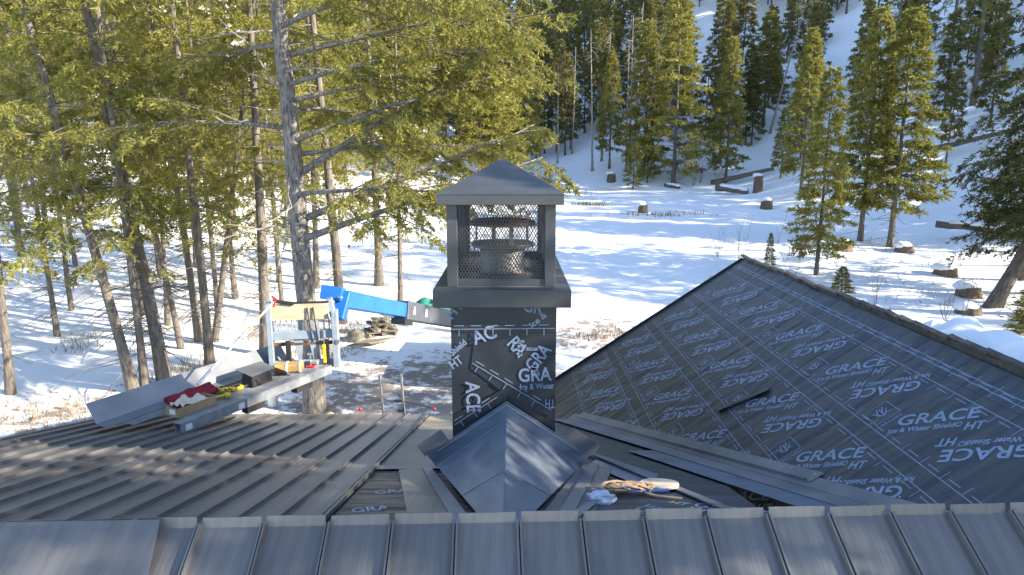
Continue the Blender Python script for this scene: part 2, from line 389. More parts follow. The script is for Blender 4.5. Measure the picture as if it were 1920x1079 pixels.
def front_panel(seed):
    r = random.Random(seed); mb = MB(); w = PW; j = .03
    def P(s, t, h): return fd*t+fup*h+rd*s
    e0, e1 = r.uniform(-.004, .004), r.uniform(-.004, .004)
    mb.add([P(.001, 0, .004), P(w-.001, 0, .004), P(w-.001, 4.4, .004), P(.001, 4.4, .004), P(.001, 0, .010), P(w-.001, 0, .010), P(w-.001, 4.4, .010), P(.001, 4.4, .010)],
           [(0,3,2,1),(4,5,6,7),(0,1,5,4),(1,2,6,5),(2,3,7,6),(3,0,4,7)])
    for s, hh in ((.004, .046), (w-.012, .040)):       # folded seam
        mb.add([P(s, 0, .010), P(s+.009, 0, .010), P(s+.009, 4.4, .010), P(s, 4.4, .010), P(s, 0, hh), P(s+.009, 0, hh), P(s+.009, 4.4, hh), P(s, 4.4, hh)],
               [(0,3,2,1),(4,5,6,7),(0,1,5,4),(1,2,6,5),(2,3,7,6),(3,0,4,7)])
    up = Vector((0, 0, 1))                              # turned-up end at the ridge
    a = P(.013, .0, .010); b = P(w-.014, .0, .010); h0 = .046+e0; h1 = .046+e1
    th = fn*-.004
    tilt = -fn*.014
    mb.add([a, b, b+up*h1+tilt, a+up*h0+tilt, a+th, b+th, b+up*h1+th+tilt, a+up*h0+th+tilt], [(0,1,2,3),(7,6,5,4),(0,4,5,1),(1,5,6,2),(2,6,7,3),(3,7,4,0)])
    return mb
k0 = -17
variants = [front_panel(s).build('panel', M_['roof'], fdeck) for s in range(4)]
for i in range(k0, 17):
    src = variants[i % 4]
    if i-k0 < 4: c = variants[(i) % 4]
    else: c = src.copy(); COL.objects.link(c)
    c.location = rc+rd*(i*PW-.005)
# loose cap sheet lying over the ridge on the left
lo = [FP(-3.2, -.02, .055), FP(-1.72, -.02, .055), FP(-1.66, .36, .055), FP(-3.2, .37, .055)]
MB().prism(lo, fup*.004).build('loose_ridge_sheet', M_['roof'], house)

# wing: deck, far slope, membrane courses, shingle edge
RX = 4.26
wdeck = MB().prism([(.70, 10.6, WZ(.70)-.16), (3.3, 3.9, WZ(3.3)-.16), (RX, 3.2, WZ(RX)-.16), (RX, 12.45, WZ(RX)-.16), (.70, 12.6, WZ(.70)-.16)], (0, 0, .15)).build('wing_deck', M_['membrane'], house)
def WZ2(x): return WZ(RX)-.692*(x-RX)
MB().prism([(RX, 3.2, WZ2(RX)-.17), (7.6, 3.2, WZ2(7.6)-.17), (7.6, 12.6, WZ2(7.6)-.17), (RX, 12.45, WZ2(RX)-.17)], (0, 0, .15)).build('roof_deck', M_['shingle'], house)
ws = math.sqrt(1+.692**2)
def vx(y): return 4.822-.3734*y
def clip_poly(poly, f):
    out = []
    for i in range(len(poly)):
        a, b = poly[i], poly[(i+1) % len(poly)]; fa, fb = f(a), f(b)
        if fa >= 0: out.append(a)
        if fa*fb < 0: t = fa/(fa-fb); out.append((a[0]+(b[0]-a[0])*t, a[1]+(b[1]-a[1])*t))
    return out
courses = [(.66, 1.16), (1.085, 1.90), (1.82, 2.635), (2.555, 3.37), (3.29, 4.10), (4.02, RX+.02)]
for k, (x0, x1) in enumerate(courses):
    poly = [(x0, 3.3), (x1, 3.3), (x1, 12.47+.02*(k % 2)), (x0, 12.50+.03*(k % 3))]
    poly = clip_poly(poly, lambda p: p[0]-vx(p[1])+.05)
    poly = clip_poly(poly, lambda p: p[1]-3.4)
    if len(poly) > 2: plate('membrane_strip', poly, lambda x, y, k=k: WZ(x)+.003*k, M_['membrane'], wdeck, .003, .002)
def WPt(x, y, h=None):
    if h is None: h = .0075+.003*max([k for k, (a, b) in enumerate(courses) if a <= x <= b] or [0])
    return Vector((x, y, WZ(x)+h))
ux = Vector((1/ws, 0, .692/ws)); vy = Vector((0, 1, 0))
tdir = (ux-vy).normalized(); tup = (ux+vy).normalized()
def line_w(mb, a, b, w=.012):
    a, b = Vector(a), Vector(b); d = (b-a).normalized(); nn = Vector((-.692, 0, 1)).normalized(); s = d.cross(nn)*w/2
    mb.add([a-s, b-s, b+s, a+s], [(0, 1, 2, 3)])
def grace_block(flip):
    mb = MB()
    def at(s, t): return tdir*s+tup*t
    if True:
        xd, yd = (tdir, tup) if not flip else (-tdir, -tup)
        o = Vector((0, 0, 0)) if not flip else (ux*.02-vy*.62)
        def fr(s, t): return frame(o+xd*s+yd*t, xd, yd)
        put_text(mb, 'GRACE', .20, fr(-.35, -.02), .12, .70, .003)
        put_text(mb, 'Ice & Water Shield\u00ae', .085, fr(-.40, -.115), .12, .62, .0022)
        put_text(mb, 'HT', .135, fr(.235, -.165), .25, .17, .003)
    return mb
def print_strip(x0, x1, ylist):
    pass
gm = None
gxs = [(1.49, [9.1, 10.55, 12.0]), (2.21, [6.1, 7.55, 9.0, 10.47, 11.9]), (2.94, [5.92, 7.38, 8.86, 10.3, 11.75]), (3.68, [5.57, 7.03, 8.5, 9.95, 11.4])]
for x, ys in gxs:
    for y in ys:
        if gm is None:
            os_ = [grace_block(q).build('lettering', M_['print'], wdeck) for q in (0, 1)]; gm = [o.data for o in os_]
        else: os_ = [link('lettering', q, wdeck) for q in gm]
        for o in os_: o.location = WPt(x, y+.03)
# printed edge lines, dashes, ticks, boxes and ripcord marks
for x0, x1 in courses[1:]:
    mb = MB(); ylo = max(4.55, (4.822-x0)/.3734+.25)
    ylo = max(4.5, min(ylo, 12)); y = ylo
    for xe_, sgn in ((x0+.055, 1), (x1-.16, -1)):
        if xe_ > RX-.02: continue
        yl = max(4.5, (4.822-xe_)/.3734+.1) if xe_ < 2.9 else 4.5
        line_w(mb, WPt(xe_, yl), WPt(xe_, 12.4), .008)
        y = yl
        while y < 12.3:
            line_w(mb, WPt(xe_+sgn*.035, y), WPt(xe_+sgn*.035, y+.14), .008)
            line_w(mb, WPt(xe_, y+.2), WPt(xe_+sgn*.085, y+.2), .008); y += .27
    mb.build('printed_lines', M_['print'], wdeck)
def logo_box():
    mb = MB(); q = .125
    P = [ux*-q+vy*-q, ux*q+vy*-q, ux*q+vy*q, ux*-q+vy*q]
    for a, b in zip(P, P[1:]+P[:1]): line_w(mb, a, b, .007)
    for a, b in (((-.06,-.02),(0,-.06)),((0,-.06),(.07,.03)),((-.02,-.05),(-.07,.05)),((0,-.06),(.01,.07)),((.03,-.02),(.08,-.04)),((-.04,.0),(-.01,.08)),((.01,.0),(.05,.08))):
        line_w(mb, ux*a[0]+vy*a[1], ux*b[0]+vy*b[1], .011)
    put_text(mb, 'RIPCORD', .05, frame(ux*-.11-vy*.19, ux, vy), .1, .22)
    return mb
lm = None
for x, ys in gxs:
    for y in ys:
        if y+.6 > 12.2: continue
        if lm is None: o = logo_box().build('printed_mark', M_['print'], wdeck); lm = o.data
        else: o = link('printed_mark', lm, wdeck)
        o.location = WPt(x-.19, y+.54)
# torn flap in the membrane
MB().prism([WPt(2.52, 7.95, .03), WPt(3.05, 7.70, .032), WPt(2.98, 7.62, .06), WPt(2.5, 7.86, .05)], (0, 0, .003)).build('membrane_flap', M_['membrane'], wdeck)
# rake edge trim and shingle edge along the wing ridge
MB().bar((.68, 12.60, WZ(.68)+.0), (RX, 12.45, WZ(RX)+.0), .03, .10).build('rake_trim', M_['black'], house)
MB().bar((RX+.012, 12.44, WZ(RX)-.02), (RX+.125, 3.3, WZ(RX)+.055), .05, .11).build('ridge_board', M_['shingle'], house)
rr = random.Random(5); sh = None
y = 3.4; k = 0
while y < 12.4:
    if sh is None:
        sh = MB().add([(-.05,0,-.012),(.16,0,-.10),(.16,.34,-.10),(-.05,.34,-.012),(-.05,0,.012),(.005,0,.028),(.16,0,-.082),(.16,.34,-.082),(.005,.34,.028),(-.05,.34,.012)],
            [(0,3,2,1),(0,1,6,5,4),(1,2,7,6),(2,3,9,8,7),(3,0,4,9),(4,5,8,9),(5,6,7,8)]).build('ridge_shingle', M_['shingle'], house, local=True); o = sh
    else: o = sh.copy(); COL.objects.link(o)
    o.location = (RX+.02+rr.uniform(-.012, .012)+(12.4-y)*.012, y, WZ(RX)+.035+rr.uniform(0, .015)+(12.4-y)*.009); o.rotation_euler = (rr.uniform(.02, .06), 0, rr.uniform(-.06, .06)); y += .285; k += 1
# snow lying on the far slope of the wing
def snow_sheet():
    V = []; n1, n2 = 60, 26
    for i in range(n1):
        y = 3.6+8.3*i/(n1-1)
        for j in range(n2):
            t = j/(n2-1); x = RX+.16+t*3.0
            e = min(1, 4*t)*min(1, 5*(1-t)+.1)*min(1, (11.9-y)/1.5)
            a = max(0, min(1, (10.2-y)/3))
            h = e*(.05+a*(.36+.40*max(0, noise.noise((x*1.6, y*1.1, 2)))+.22*noise.noise((x*3.2, y*2.6, 7))+.10*noise.noise((x*8, y*7, 4))+.30*math.exp(-((t-.25)/.18)**2)))
            V.append((x, y, WZ2(x)-.015+h+(12.4-y)*.006))
    Fs = [(i*n2+j, i*n2+j+1, (i+1)*n2+j+1, (i+1)*n2+j) for i in range(n1-1) for j in range(n2-1)]
    mb = MB().add(V, Fs); o = mb.build('snow_bank', M_['snow'], None, True)
    tag(o, 'lumpy bank of snow lying along the far side of the black wing ridge', 'snow')
snow_sheet()

# valley flashing
def vpoly(y0, y1, a0, a1):  # strip beside the valley line, offset in x
    return [(vx(y0)+a0, y0), (vx(y0)+a1, y0), (vx(y1)+a1, y1), (vx(y1)+a0, y1)]
plate('valley_flashing', vpoly(4.7, 10.45, -.02, .10), wz, M_['flash2'], house, .034, .004)
plate('valley_flashing', vpoly(5.75, 10.3, .03, .15), wz, M_['flash2'], house, .040, .006)
plate('valley_flashing', vpoly(4.55, 10.4, -.30, .0), mz, M_['flash2'], house, .016, .004)
plate('valley_flashing', vpoly(4.6, 7.6, -.62, -.29), mz, M_['flash'], house, .010, .003)
MB().bar((vx(10.2)+.03, 10.2, WZ(vx(10.2)+.03)+.05), (vx(5.8)+.03, 5.8, WZ(vx(5.8)+.03)+.05), .012, .03).build('valley_lip', M_['flash2'], house)
nm = None
for k in range(20):
    y = 5.0+k*.27; x = vx(y)+.115
    if nm is None: nm = MB().lathe([(0, .004), (.007, .003), (.008, 0)], (0, 0, 0), 6).build('nail', M_['alu'], house, local=True); o = nm
    else: o = nm.copy(); COL.objects.link(o)
    o.location = (x, y, WZ(x)+(.046 if y > 5.75 else .039))
# hemmed strips and sheets round the chimney
plate('flashing_sheet', [(-1.40, 6.55), (-.66, 6.6), (-.66, 9.3), (-1.40, 9.3)], mz, M_['flash2'], house, .006, .003)
plate('flashing_sheet', [(-1.38, 9.32), (-.7, 9.32), (-.7, 10.95), (-1.38, 10.95)], mz, M_['ply'], house, .004, .003)
plate('underlayment_patch', [(-1.37, 4.35), (-.55, 4.35), (-1.02, 6.25), (-1.30, 6.15), (-1.37, 6.0)], mz, M_['membrane'], house, .004, .003)
plate('underlayment_patch', [(-.95, 4.35), (-.55, 4.35), (-.86, 5.5), (-1.02, 5.2)], mz, M_['membrane'], house, .010, .003)
plate('flashing_sheet', [(-.70, 4.35), (-.22, 4.35), (-.88, 6.58), (-1.16, 6.50)], mz, M_['roof'], house, .014, .003)
plate('hem_strip', [(-.36, 4.35), (-.22, 4.35), (-.84, 6.58), (-.93, 6.58)], mz, M_['flash2'], house, .020, .012)
plate('flashing_sheet', [(.10, 4.35), (.52, 4.35), (1.04, 6.6), (.72, 6.7)], mz, M_['roof'], house, .014, .003)
plate('hem_strip', [(.24, 4.35), (.36, 4.35), (.93, 6.75), (.82, 6.75)], mz, M_['flash2'], house, .020, .012)
plate('metal_sheet', [(.86, 6.9), (1.02, 7.3), (1.45, 6.3), (1.25, 5.6), (.99, 6.3)], mz, M_['flash'], house, .008, .003)
plate('underlayment_patch', [(.40, 4.35), (2.1, 4.35), (1.55, 5.6), (1.2, 6.0), (.82, 5.5)], mz, M_['membrane'], house, .005, .003)
plate('hem_strip', [(1.80, 4.5), (1.90, 4.5), (.90, 7.45), (.86, 7.38)], mz, M_['flash2'], house, .022, .014)
plate('metal_sheet', [(.26, 4.45), (.36, 4.4), (.70, 5.15), (.64, 5.2)], mz, M_['flash2'], house, .030, .004)
mb = MB(); mu = Vector((0, 1, -.2584)).normalized()
for (x, y, s, sz, a, w) in ((.72, 4.60, 'GRACE', .2, .75, .7), (1.05, 4.52, 'GRACE', .2, .75, .7), (.93, 4.60, 'Water Shield', .085, .75, .5), (1.28, 5.2, 'HT', .13, -.6, .17), (1.45, 5.1, 'GRACE', .2, -.5, .6)):
    d = Vector((math.cos(a), math.sin(a), -.2584*math.sin(a))); u_ = Vector((-math.sin(a), math.cos(a), -.2584*math.cos(a)))
    put_text(mb, s, sz, frame((x, y, MZ(y)+.0105), d, u_), .12, w, .002)
for (x, y, s, a) in ((-1.25, 4.9, 'GRACE', .4), (-1.2, 5.5, 'GRACE', .3)):
    d = Vector((math.cos(a), math.sin(a), -.2584*math.sin(a))); u_ = Vector((-math.sin(a), math.cos(a), -.2584*math.cos(a)))
    put_text(mb, s, .2, frame((x, y, MZ(y)+.0095), d, u_), .12, .5, .002)
mb.build('lettering', M_['print'], house)

# chimney chase wrapped in membrane
CX = -.084; CF = 6.652
chim = MB().box((CX, (CF+8.72)/2, 4.2), (1.057, 8.72-CF, 2.56)).build('chimney', M_['membrane'], house)
def CP(px_, z, h=0): return Vector((px_, CF-h, z))
def face_plate(name, pts, h, mt, th=.003): return MB().prism([CP(x, z, h) for x, z in pts], (0, -th, 0)).build(name, mt, chim)
face_plate('membrane_sheet', [(-.612, 5.18), (.444, 5.18), (.446, 5.45), (-.613, 5.45)], .008, M_['membrane'])
face_plate('membrane_sheet', [(-.612, 4.20), (-.18, 4.70), (-.36, 5.05), (-.613, 4.95)], .004, M_['membrane'])
face_plate('membrane_sheet', [(-.38, 5.07), (.11, 5.13), (.20, 4.98), (.445, 4.42), (.40, 4.28), (-.055, 4.52), (-.42, 4.80)], .012, M_['membrane'])
face_plate('membrane_sheet', [(-.61, 4.14), (-.055, 4.47), (-.055, 4.60), (-.60, 4.30)], .018, M_['membrane'])
fx, fz = Vector((1, 0, 0)), Vector((0, 0, 1))
def ctext(mb, s, size, x, z, ang, h=.0235, width=None, shear=.0, bold=.002):
    a = R(ang); put_text(mb, s, size, frame(CP(x, z, h), (math.cos(a), 0, math.sin(a)), (-math.sin(a), 0, math.cos(a))), shear, width, bold)
mb = MB()
ctext(mb, 'GRA', .20, .065, 4.66, 3, width=.34, bold=.004)
ctext(mb, 'Ice & Water', .085, .08, 4.575, 3, width=.35)
ctext(mb, 'TH', .13, .44, 4.47, 180, width=.10)
ctext(mb, 'ACE', .20, -.47, 4.66, -88, width=.33, bold=.004)
ctext(mb, 'HT', .13, -.60, 4.79, 35, width=.14)
ctext(mb, 'Shield', .09, -.60, 4.93, 42, width=.2)
ctext(mb, 'GRA', .19, .22, 4.76, 52, width=.30, bold=.004)
ctext(mb, 'RA', .20, -.06, 5.06, -48, width=.2, bold=.004)
ctext(mb, '& Wa', .085, .10, 4.93, 82, width=.17)
ctext(mb, 'RIPCORD', .045, .26, 5.02, 180, width=.12); ctext(mb, 'RIPCORD', .045, .18, 4.82, -50, width=.13)
ctext(mb, 'AC', .20, -.37, 5.05, 20, width=.24, bold=.004)
ctext(mb, 'GR', .19, .10, 5.40, -10, width=.2, bold=.004); ctext(mb, 'Ice &', .085, .20, 5.22, 40, width=.2)
ctext(mb, 'HT', .15, -.60, 5.30, 50, width=.2)
def cl(a, b, w=.008, h=.0235):
    a, b = Vector((a[0], 0, a[1])), Vector((b[0], 0, b[1])); d = (b-a).normalized(); s = Vector((-d.z, 0, d.x))*w/2
    mb.add([CP(p.x, p.z, h) for p in (a-s, b-s, b+s, a+s)], [(0, 1, 2, 3)])
def edge_line(a, b, side):
    a, b = Vector(a), Vector(b); L = (b-a).length; d = (b-a)/L; s = Vector((-d.y, d.x))*side
    cl(a, b); t = .02
    while t < L-.12:
        p = a+d*t+s*.035; cl(p, p+d*.1); p = a+d*(t+.05); cl(p, p-s*.07); t += .17
edge_line((-.60, 5.21), (.43, 5.22), 1); edge_line((-.40, 4.86), (.40, 4.36), 1); edge_line((-.59, 4.20), (-.15, 4.50), 1)
mb.build('lettering', M_['print'], chim)
# cricket in front of the chimney
AP = Vector((-.055, CF, 4.262)); VB = Vector((-.062, 4.15, 4.37)); VL = Vector((-.79, CF, MZ(CF)+.03)); VR = Vector((.72, CF, MZ(CF)+.03))
VLb = Vector((-.19, 4.55, MZ(4.55)+.035)); VRb = Vector((.07, 4.55, MZ(4.55)+.035))
cm = MB(); cm.add([AP, VL, VB, VR], [(0, 1, 2), (0, 2, 3)])
cricket = cm.build('cricket', M_['flash'], house)
# upstand against the chimney with long ears
up = Vector((0, 0, 1))
def band(a, b, h0, h1, y, t, name, mt):
    a, b = Vector(a), Vector(b)
    mit = lambda p: Vector((0, 0, 1.27)) if abs(p.x-AP.x) < .01 else n_
    n_ = Vector((-(b-a).z, 0, (b-a).x)).normalized(); n_ = n_ if n_.z > 0 else -n_
    return MB().prism([Vector((p.x, y, p.z)) for p in (a+mit(a)*h0, b+n_*h0, b+n_*h1, a+mit(a)*h1)], (0, -t, 0)).build(name, mt, cricket)
# local frame of cricket is house's (origin), fine
for side, e in ((-1, VL), (1, VR)):
    band(AP, e, .0, .155, CF-.026, .006, 'upstand', M_['flash'])
    d = (e-AP).normalized()
    MB().bar(AP+Vector((0, -.036, .0)), e+Vector((0, -.036, 0)), .012, .012).build('solder_seam', M_['alu'], cricket)
    band(AP+d*.62, e+d*.03+Vector((side*.0, 0, 0)), .155, .30, CF-.022, .005, 'upstand_ear', M_['flash2'])
    MB().bar(AP+Vector((0, -.034, .156)), e+Vector((0, -.034, .156))+d*-.02, .012, .010).build('upstand_hem', M_['alu'], cricket)
s1 = AP.lerp(VB, .52)+Vector((0, 0, .004)); 
for e, eb in ((VL, VLb), (VR, VRb)):
    MB().bar(s1, e.lerp(VB, .50)+Vector((0, 0, .008)), .009, .005).build('solder_seam', M_['alu'], cricket)
MB().bar(AP+Vector((0, 0, .002)), VB+Vector((0, 0, .002)), .008, .006).build('ridge_fold', M_['flash'], cricket)

# ------------------------------------------------------------------ chimney cap (metal shroud standing on the chase)
cap = empty('chimney_cap', (-.098, 7.70, 5.455), 'dark metal chimney cap with pyramid roof and diamond mesh sides', 'chimney cap')
ax0, ax1, ay0, ay1 = -.773, .577, 6.502, 8.90
MB().box(((ax0+ax1)/2, (ay0+ay1)/2, 5.545), (ax1-ax0, ay1-ay0, .178)).build('base_skirt', M_['cap'], cap, bevel=.006)
px0, px1, py0, py1 = -.640, .428, 6.655, 8.72
for x in (px0+.052, px1-.052):
    for y in (py0+.052, py1-.052):
        MB().box((x, y, 6.045), (.104, .104, .825)).build('post', M_['cap'], cap, bevel=.004)
for (a, b, axis_) in (((px0+.105, py0+.03), (px1-.105, py0+.03), 0), ((px0+.105, py1-.03), (px1-.105, py1-.03), 0), ((px0+.03, py0+.105), (px0+.03, py1-.105), 1), ((px1-.03, py0+.105), (px1-.03, py1-.105), 1)):
    MB().bar((*a, 5.675), (*b, 5.675), .03, .075).build('rail', M_['cap'], cap)
def screen(L, H):
    mb = MB(); w = .031; sl_ = .031/.055
    n = int((L+H*sl_)/w)+2
    for sgn in (1, -1):
        for k in range(-int(H*sl_/w)-2, n):
            pts = []
            x_0 = k*w if sgn > 0 else k*w+H*sl_      # x at z=0
            f = lambda z: x_0+sgn*sl_*z
            za, zb = 0.0, H
            # clip in x
            lo, hi = (0-x_0)/(sgn*sl_), (L-x_0)/(sgn*sl_)
            if lo > hi: lo, hi = hi, lo
            za, zb = max(za, lo), min(zb, hi)
            if zb-za > .006: mb.bar((f(za), 0, za), (f(zb), 0, zb), .006, .009, (0, 1, 0))
    return mb
sf = screen(px1-px0-.2, .77)
for (x, y, rz) in ((px0+.1, py0+.05, 0), (px0+.1, py1-.05, 0)):
    if y < 7: o = sf.build('mesh_screen', M_['cap'], cap, local=True); sfm = o.data
    else: o = link('mesh_screen', sfm, cap)
    o.location = Vector((x, y, 5.70))-cap.location
ss = screen(py1-py0-.2, .77)
for i, x in enumerate((px0+.05, px1-.05)):
    if i == 0: o = ss.build('mesh_screen', M_['cap'], cap, local=True); ssm = o.data
    else: o = link('mesh_screen', ssm, cap)
    o.location = Vector((x, py0+.1, 5.70))-cap.location; o.rotation_euler.z = R(90)
ex0, ex1, ey0, ey1 = -.723, .499, 6.555, 8.82; ap = (-.105, 7.69, 6.893)
MB().box(((ex0+ex1)/2, (ey0+ey1)/2, 6.50), (ex1-ex0, ey1-ey0, .098)).build('fascia', M_['cap'], cap, bevel=.004)
e = .004
MB().add([(ex0-e, ey0-e, 6.549), (ex1+e, ey0-e, 6.549), (ex1+e, ey1+e, 6.549), (ex0-e, ey1+e, 6.549), (ex0-e, ey0-e, 6.555), (ex1+e, ey0-e, 6.555), (ex1+e, ey1+e, 6.555), (ex0-e, ey1+e, 6.555), ap],
         [(3, 2, 1, 0), (0, 1, 5, 4), (1, 2, 6, 5), (2, 3, 7, 6), (3, 0, 4, 7), (4, 5, 8), (5, 6, 8), (6, 7, 8), (7, 4, 8)]).build('cap_roof', M_['cap'], cap)
fc = (-.11, 7.62, 0)
MB().lathe([(.262, 5.60), (.262, 5.66), (.235, 5.68), (.255, 5.90), (.20, 5.92), (.20, 5.6)], fc, 32).build('flue_pipe', M_['flue'], cap, True)
MB().lathe([(.30, 5.62), (.34, 5.636), (.30, 5.65)], fc, 32).build('flue_collar', M_['rust'], cap, True)
MB().lathe([(.0, 5.915), (.345, 5.925), (.355, 5.955), (.345, 5.965), (.0, 5.955)], fc, 32).build('flue_plate', M_['flue'], cap)
MB().lathe([(.0, 6.215), (.35, 6.20), (.375, 6.165), (.37, 6.20), (.30, 6.222), (.0, 6.235)], fc, 32).build('flue_lid', M_['rust'], cap)
for a in (20, 110, 200, 290):
    MB().bar((fc[0]+.30*math.cos(R(a)), fc[1]+.30*math.sin(R(a)), 5.95), (fc[0]+.30*math.cos(R(a)), fc[1]+.30*math.sin(R(a)), 6.2), .05, .008, (math.cos(R(a)), math.sin(R(a)), 0)).build('flue_strut', M_['flue'], cap)
MB().box((-.1, 7.69, 5.637), (1.06, 2.06, .004)).build('cap_floor', M_['flash2'], cap)

# ------------------------------------------------------------------ trees
def unit(a): return a/np.maximum(1e-9, np.linalg.norm(a, axis=-1, keepdims=True))
def tufts(P, D, l, w, rng):
    """diamond needle tufts: arrays of origin and direction"""
    n = len(P); D = unit(D); S = unit(np.cross(D, rng.normal(size=(n, 3))))
    l = l*rng.uniform(.6, 1.35, (n, 1)); w = w*rng.uniform(.7, 1.3, (n, 1))
    V = np.stack([P, P+D*l*.45+S*w*.5, P+D*l, P+D*l*.45-S*w*.5], 1).reshape(-1, 3)
    return V, np.arange(4*n).reshape(n, 4)
def twigs_on(path, rng, n_tw, ltw, n_tuft, droop, start=.25):
    """tuft origins/directions for side twigs along a branch polyline (np array k,3)"""
    k = len(path)-1
    t = start+(1-start)*np.sort(rng.random(n_tw)); s = t*k; i = np.minimum(s.astype(int), k-1); f = (s-i)[:, None]
    B = path[i]*(1-f)+path[i+1]*f; D = unit(path[i+1]-path[i])
    up = np.array([0, 0, 1.]); S = unit(np.cross(D, up))*np.where(rng.random(n_tw) < .5, 1, -1)[:, None]
    dirs = unit(D*rng.uniform(.35, 1.0, (n_tw, 1))+S*rng.uniform(.3, 1.0, (n_tw, 1))+up*rng.normal(-droop, .22, (n_tw, 1)))
    Ls = ltw*(1.1-.6*t)*rng.uniform(.55, 1.3, n_tw)
    q = rng.random((n_tw, n_tuft)); q = q**.8
    P = B[:, None]+dirs[:, None]*(Ls[:, None]*q)[..., None]
    P[..., 2] -= (.25*droop*Ls[:, None]*q**2)
    TD = dirs[:, None]*.9+rng.normal(0, .55, (n_tw, n_tuft, 3)); TD[..., 2] += .10
    return P.reshape(-1, 3), TD.reshape(-1, 3)
def limb_path(h, az, L, elev, sag, rng, k=5, wob=.06, base=(0, 0)):
    t = np.linspace(0, 1, k+1); r_ = L*t
    z = h+math.tan(elev)*r_-sag*L*t**2
    aa = az+np.cumsum(rng.normal(0, wob, k+1))
    return np.stack([base[0]+np.cos(aa)*r_, base[1]+np.sin(aa)*r_, z+rng.normal(0, wob*.35*L/3, k+1)*t], 1)
def trunk_mesh(name, H, r0, mt, rng, n=10, k=14, wob=.02, top=.12):
    t = np.linspace(0, 1, k); mb = MB()
    pts = [(wob*H*.15*math.sin(3*a+rng.random()), wob*H*.15*math.cos(2.3*a+rng.random()), H*a-.25) for a in t]
    pts[0] = (0, 0, -.4)
    rad = [r0*(1-a*(1-top))*(1+.35*math.exp(-a*H/.5)) for a in t]
    mb.tube(pts, rad, n)
    me = bpy.data.meshes.new(name); me.from_pydata(mb.v, [], mb.f); me.materials.append(mt)
    me.polygons.foreach_set('use_smooth', [True]*len(me.polygons)); return me
def conifer(name, seed, H, cb, Rm, nb, ntw, ntf, tl, tw_, r0, mneedle, mbark, sag=.25, elev=.15, droop=.25, dead=0, shape='cone', ltw=.9, bseg=3, topk=.12):
    """returns (trunk, branches, crown) meshes of one tree standing at the origin"""
    rng = np.random.default_rng(seed); mb = MB(); Vs, Fs, off = [], [], 0
    for b in range(nb):
        a = (b+rng.random())/nb; h = cb+(H-cb)*a*.985
        if shape == 'cone': L = Rm*(1-a)**.8*(.35+.65*min(1, a*6+.35))
        elif shape == 'tall': L = Rm*(1-a**1.6)*rng.uniform(.5, 1.15)*(.55+.45*min(1, a*4+.3))
        else: L = Rm*(1-a)**.6
        L = L*rng.uniform(.65, 1.2)+.25
        az = b*2.39996+rng.normal(0, .5)
        p = limb_path(h, az, L, elev*(1+.8*a)+rng.normal(0, .12), sag*rng.uniform(.5, 1.4), rng)
        mb.tube(p[::2] if bseg < 4 else p, list(np.linspace(max(.012, r0*.16*(L/Rm)), .006, len(p[::2] if bseg < 4 else p))), bseg, False)
        m = max(3, int(ntw*(.35+.65*L/Rm)))
        P, D = twigs_on(p, rng, m, ltw*(.3+.7*L/Rm), ntf, droop)
        V, Fq = tufts(P, D, tl, tw_, rng); Vs.append(V); Fs.append(Fq+off); off += len(V)
    for b in range(dead):
        h = cb*rng.uniform(.18, 1.05); L = rng.uniform(.5, 1.9); p = limb_path(h, rng.uniform(0, 6.28), L, rng.normal(-.1, .25), .15, rng, 4)
        mb.tube(p, list(np.linspace(.018, .004, 5)), 3, False)
    tm = trunk_mesh('trunk', H, r0, mbark, rng, 10 if r0 > .15 else 6, top=topk)
    bme = bpy.data.meshes.new('branches'); bme.from_pydata(mb.v, [], mb.f); bme.materials.append(mbark)
    cme = np_mesh('crown', np.concatenate(Vs), np.concatenate(Fs), mneedle)
    return tm, bme, cme
def merged_forest(name, items, label):
    """a far wood too numerous to pick apart: all trunks and crowns as one object"""
    parts = ([], [], [])
    for j, (x, y, s, rz) in enumerate(items):
        M = np.array(Matrix.Translation((x, y, ground(x, y))) @ Matrix.Rotation(rz, 4, 'Z') @ Matrix.Scale(s, 4))
        for q, me in enumerate(farlow[j % 2]):
            n = len(me.vertices); co = np.empty(n*3, np.float32); me.vertices.foreach_get('co', co)
            if q == 1: continue
            V = co.reshape(-1, 3) @ M[:3, :3].T+M[:3, 3]
            Fq = np.array([p.vertices[:] for p in me.polygons if len(p.vertices) == 4]); parts[q].append((V, Fq))
    for q, nm_, mt in ((2, 'crown', M_['needle_far']), (0, 'trunk', M_['bark'])):
        off_, VV, FF = 0, [], []
        for V, Fq in parts[q]: VV.append(V); FF.append(Fq+off_); off_ += len(V)
        me = np_mesh(name, np.concatenate(VV), np.concatenate(FF), mt)
        if q == 2: root = link(name, me); tag(root, label, 'forest', None, 'stuff')
        else: link('trunks', me, root, 'stuff')
def plant_tree(meshes, loc, label, group=None, rz=0., scale=1., lean=(0, 0), name='fir_tree', rad=1., cat='tree', zs=1.0):
    t, b, c = meshes
    o = empty(name, loc, label, cat, group); o.rotation_euler = (lean[0], lean[1], rz); o.scale = (scale, scale, scale*zs)
    x = link('trunk', t, o); x.scale = (rad, rad, 1)
    if b: link('branches', b, o, 'stuff')
    if c: link('crown', c, o)
    return o
rnd = random.Random(11)
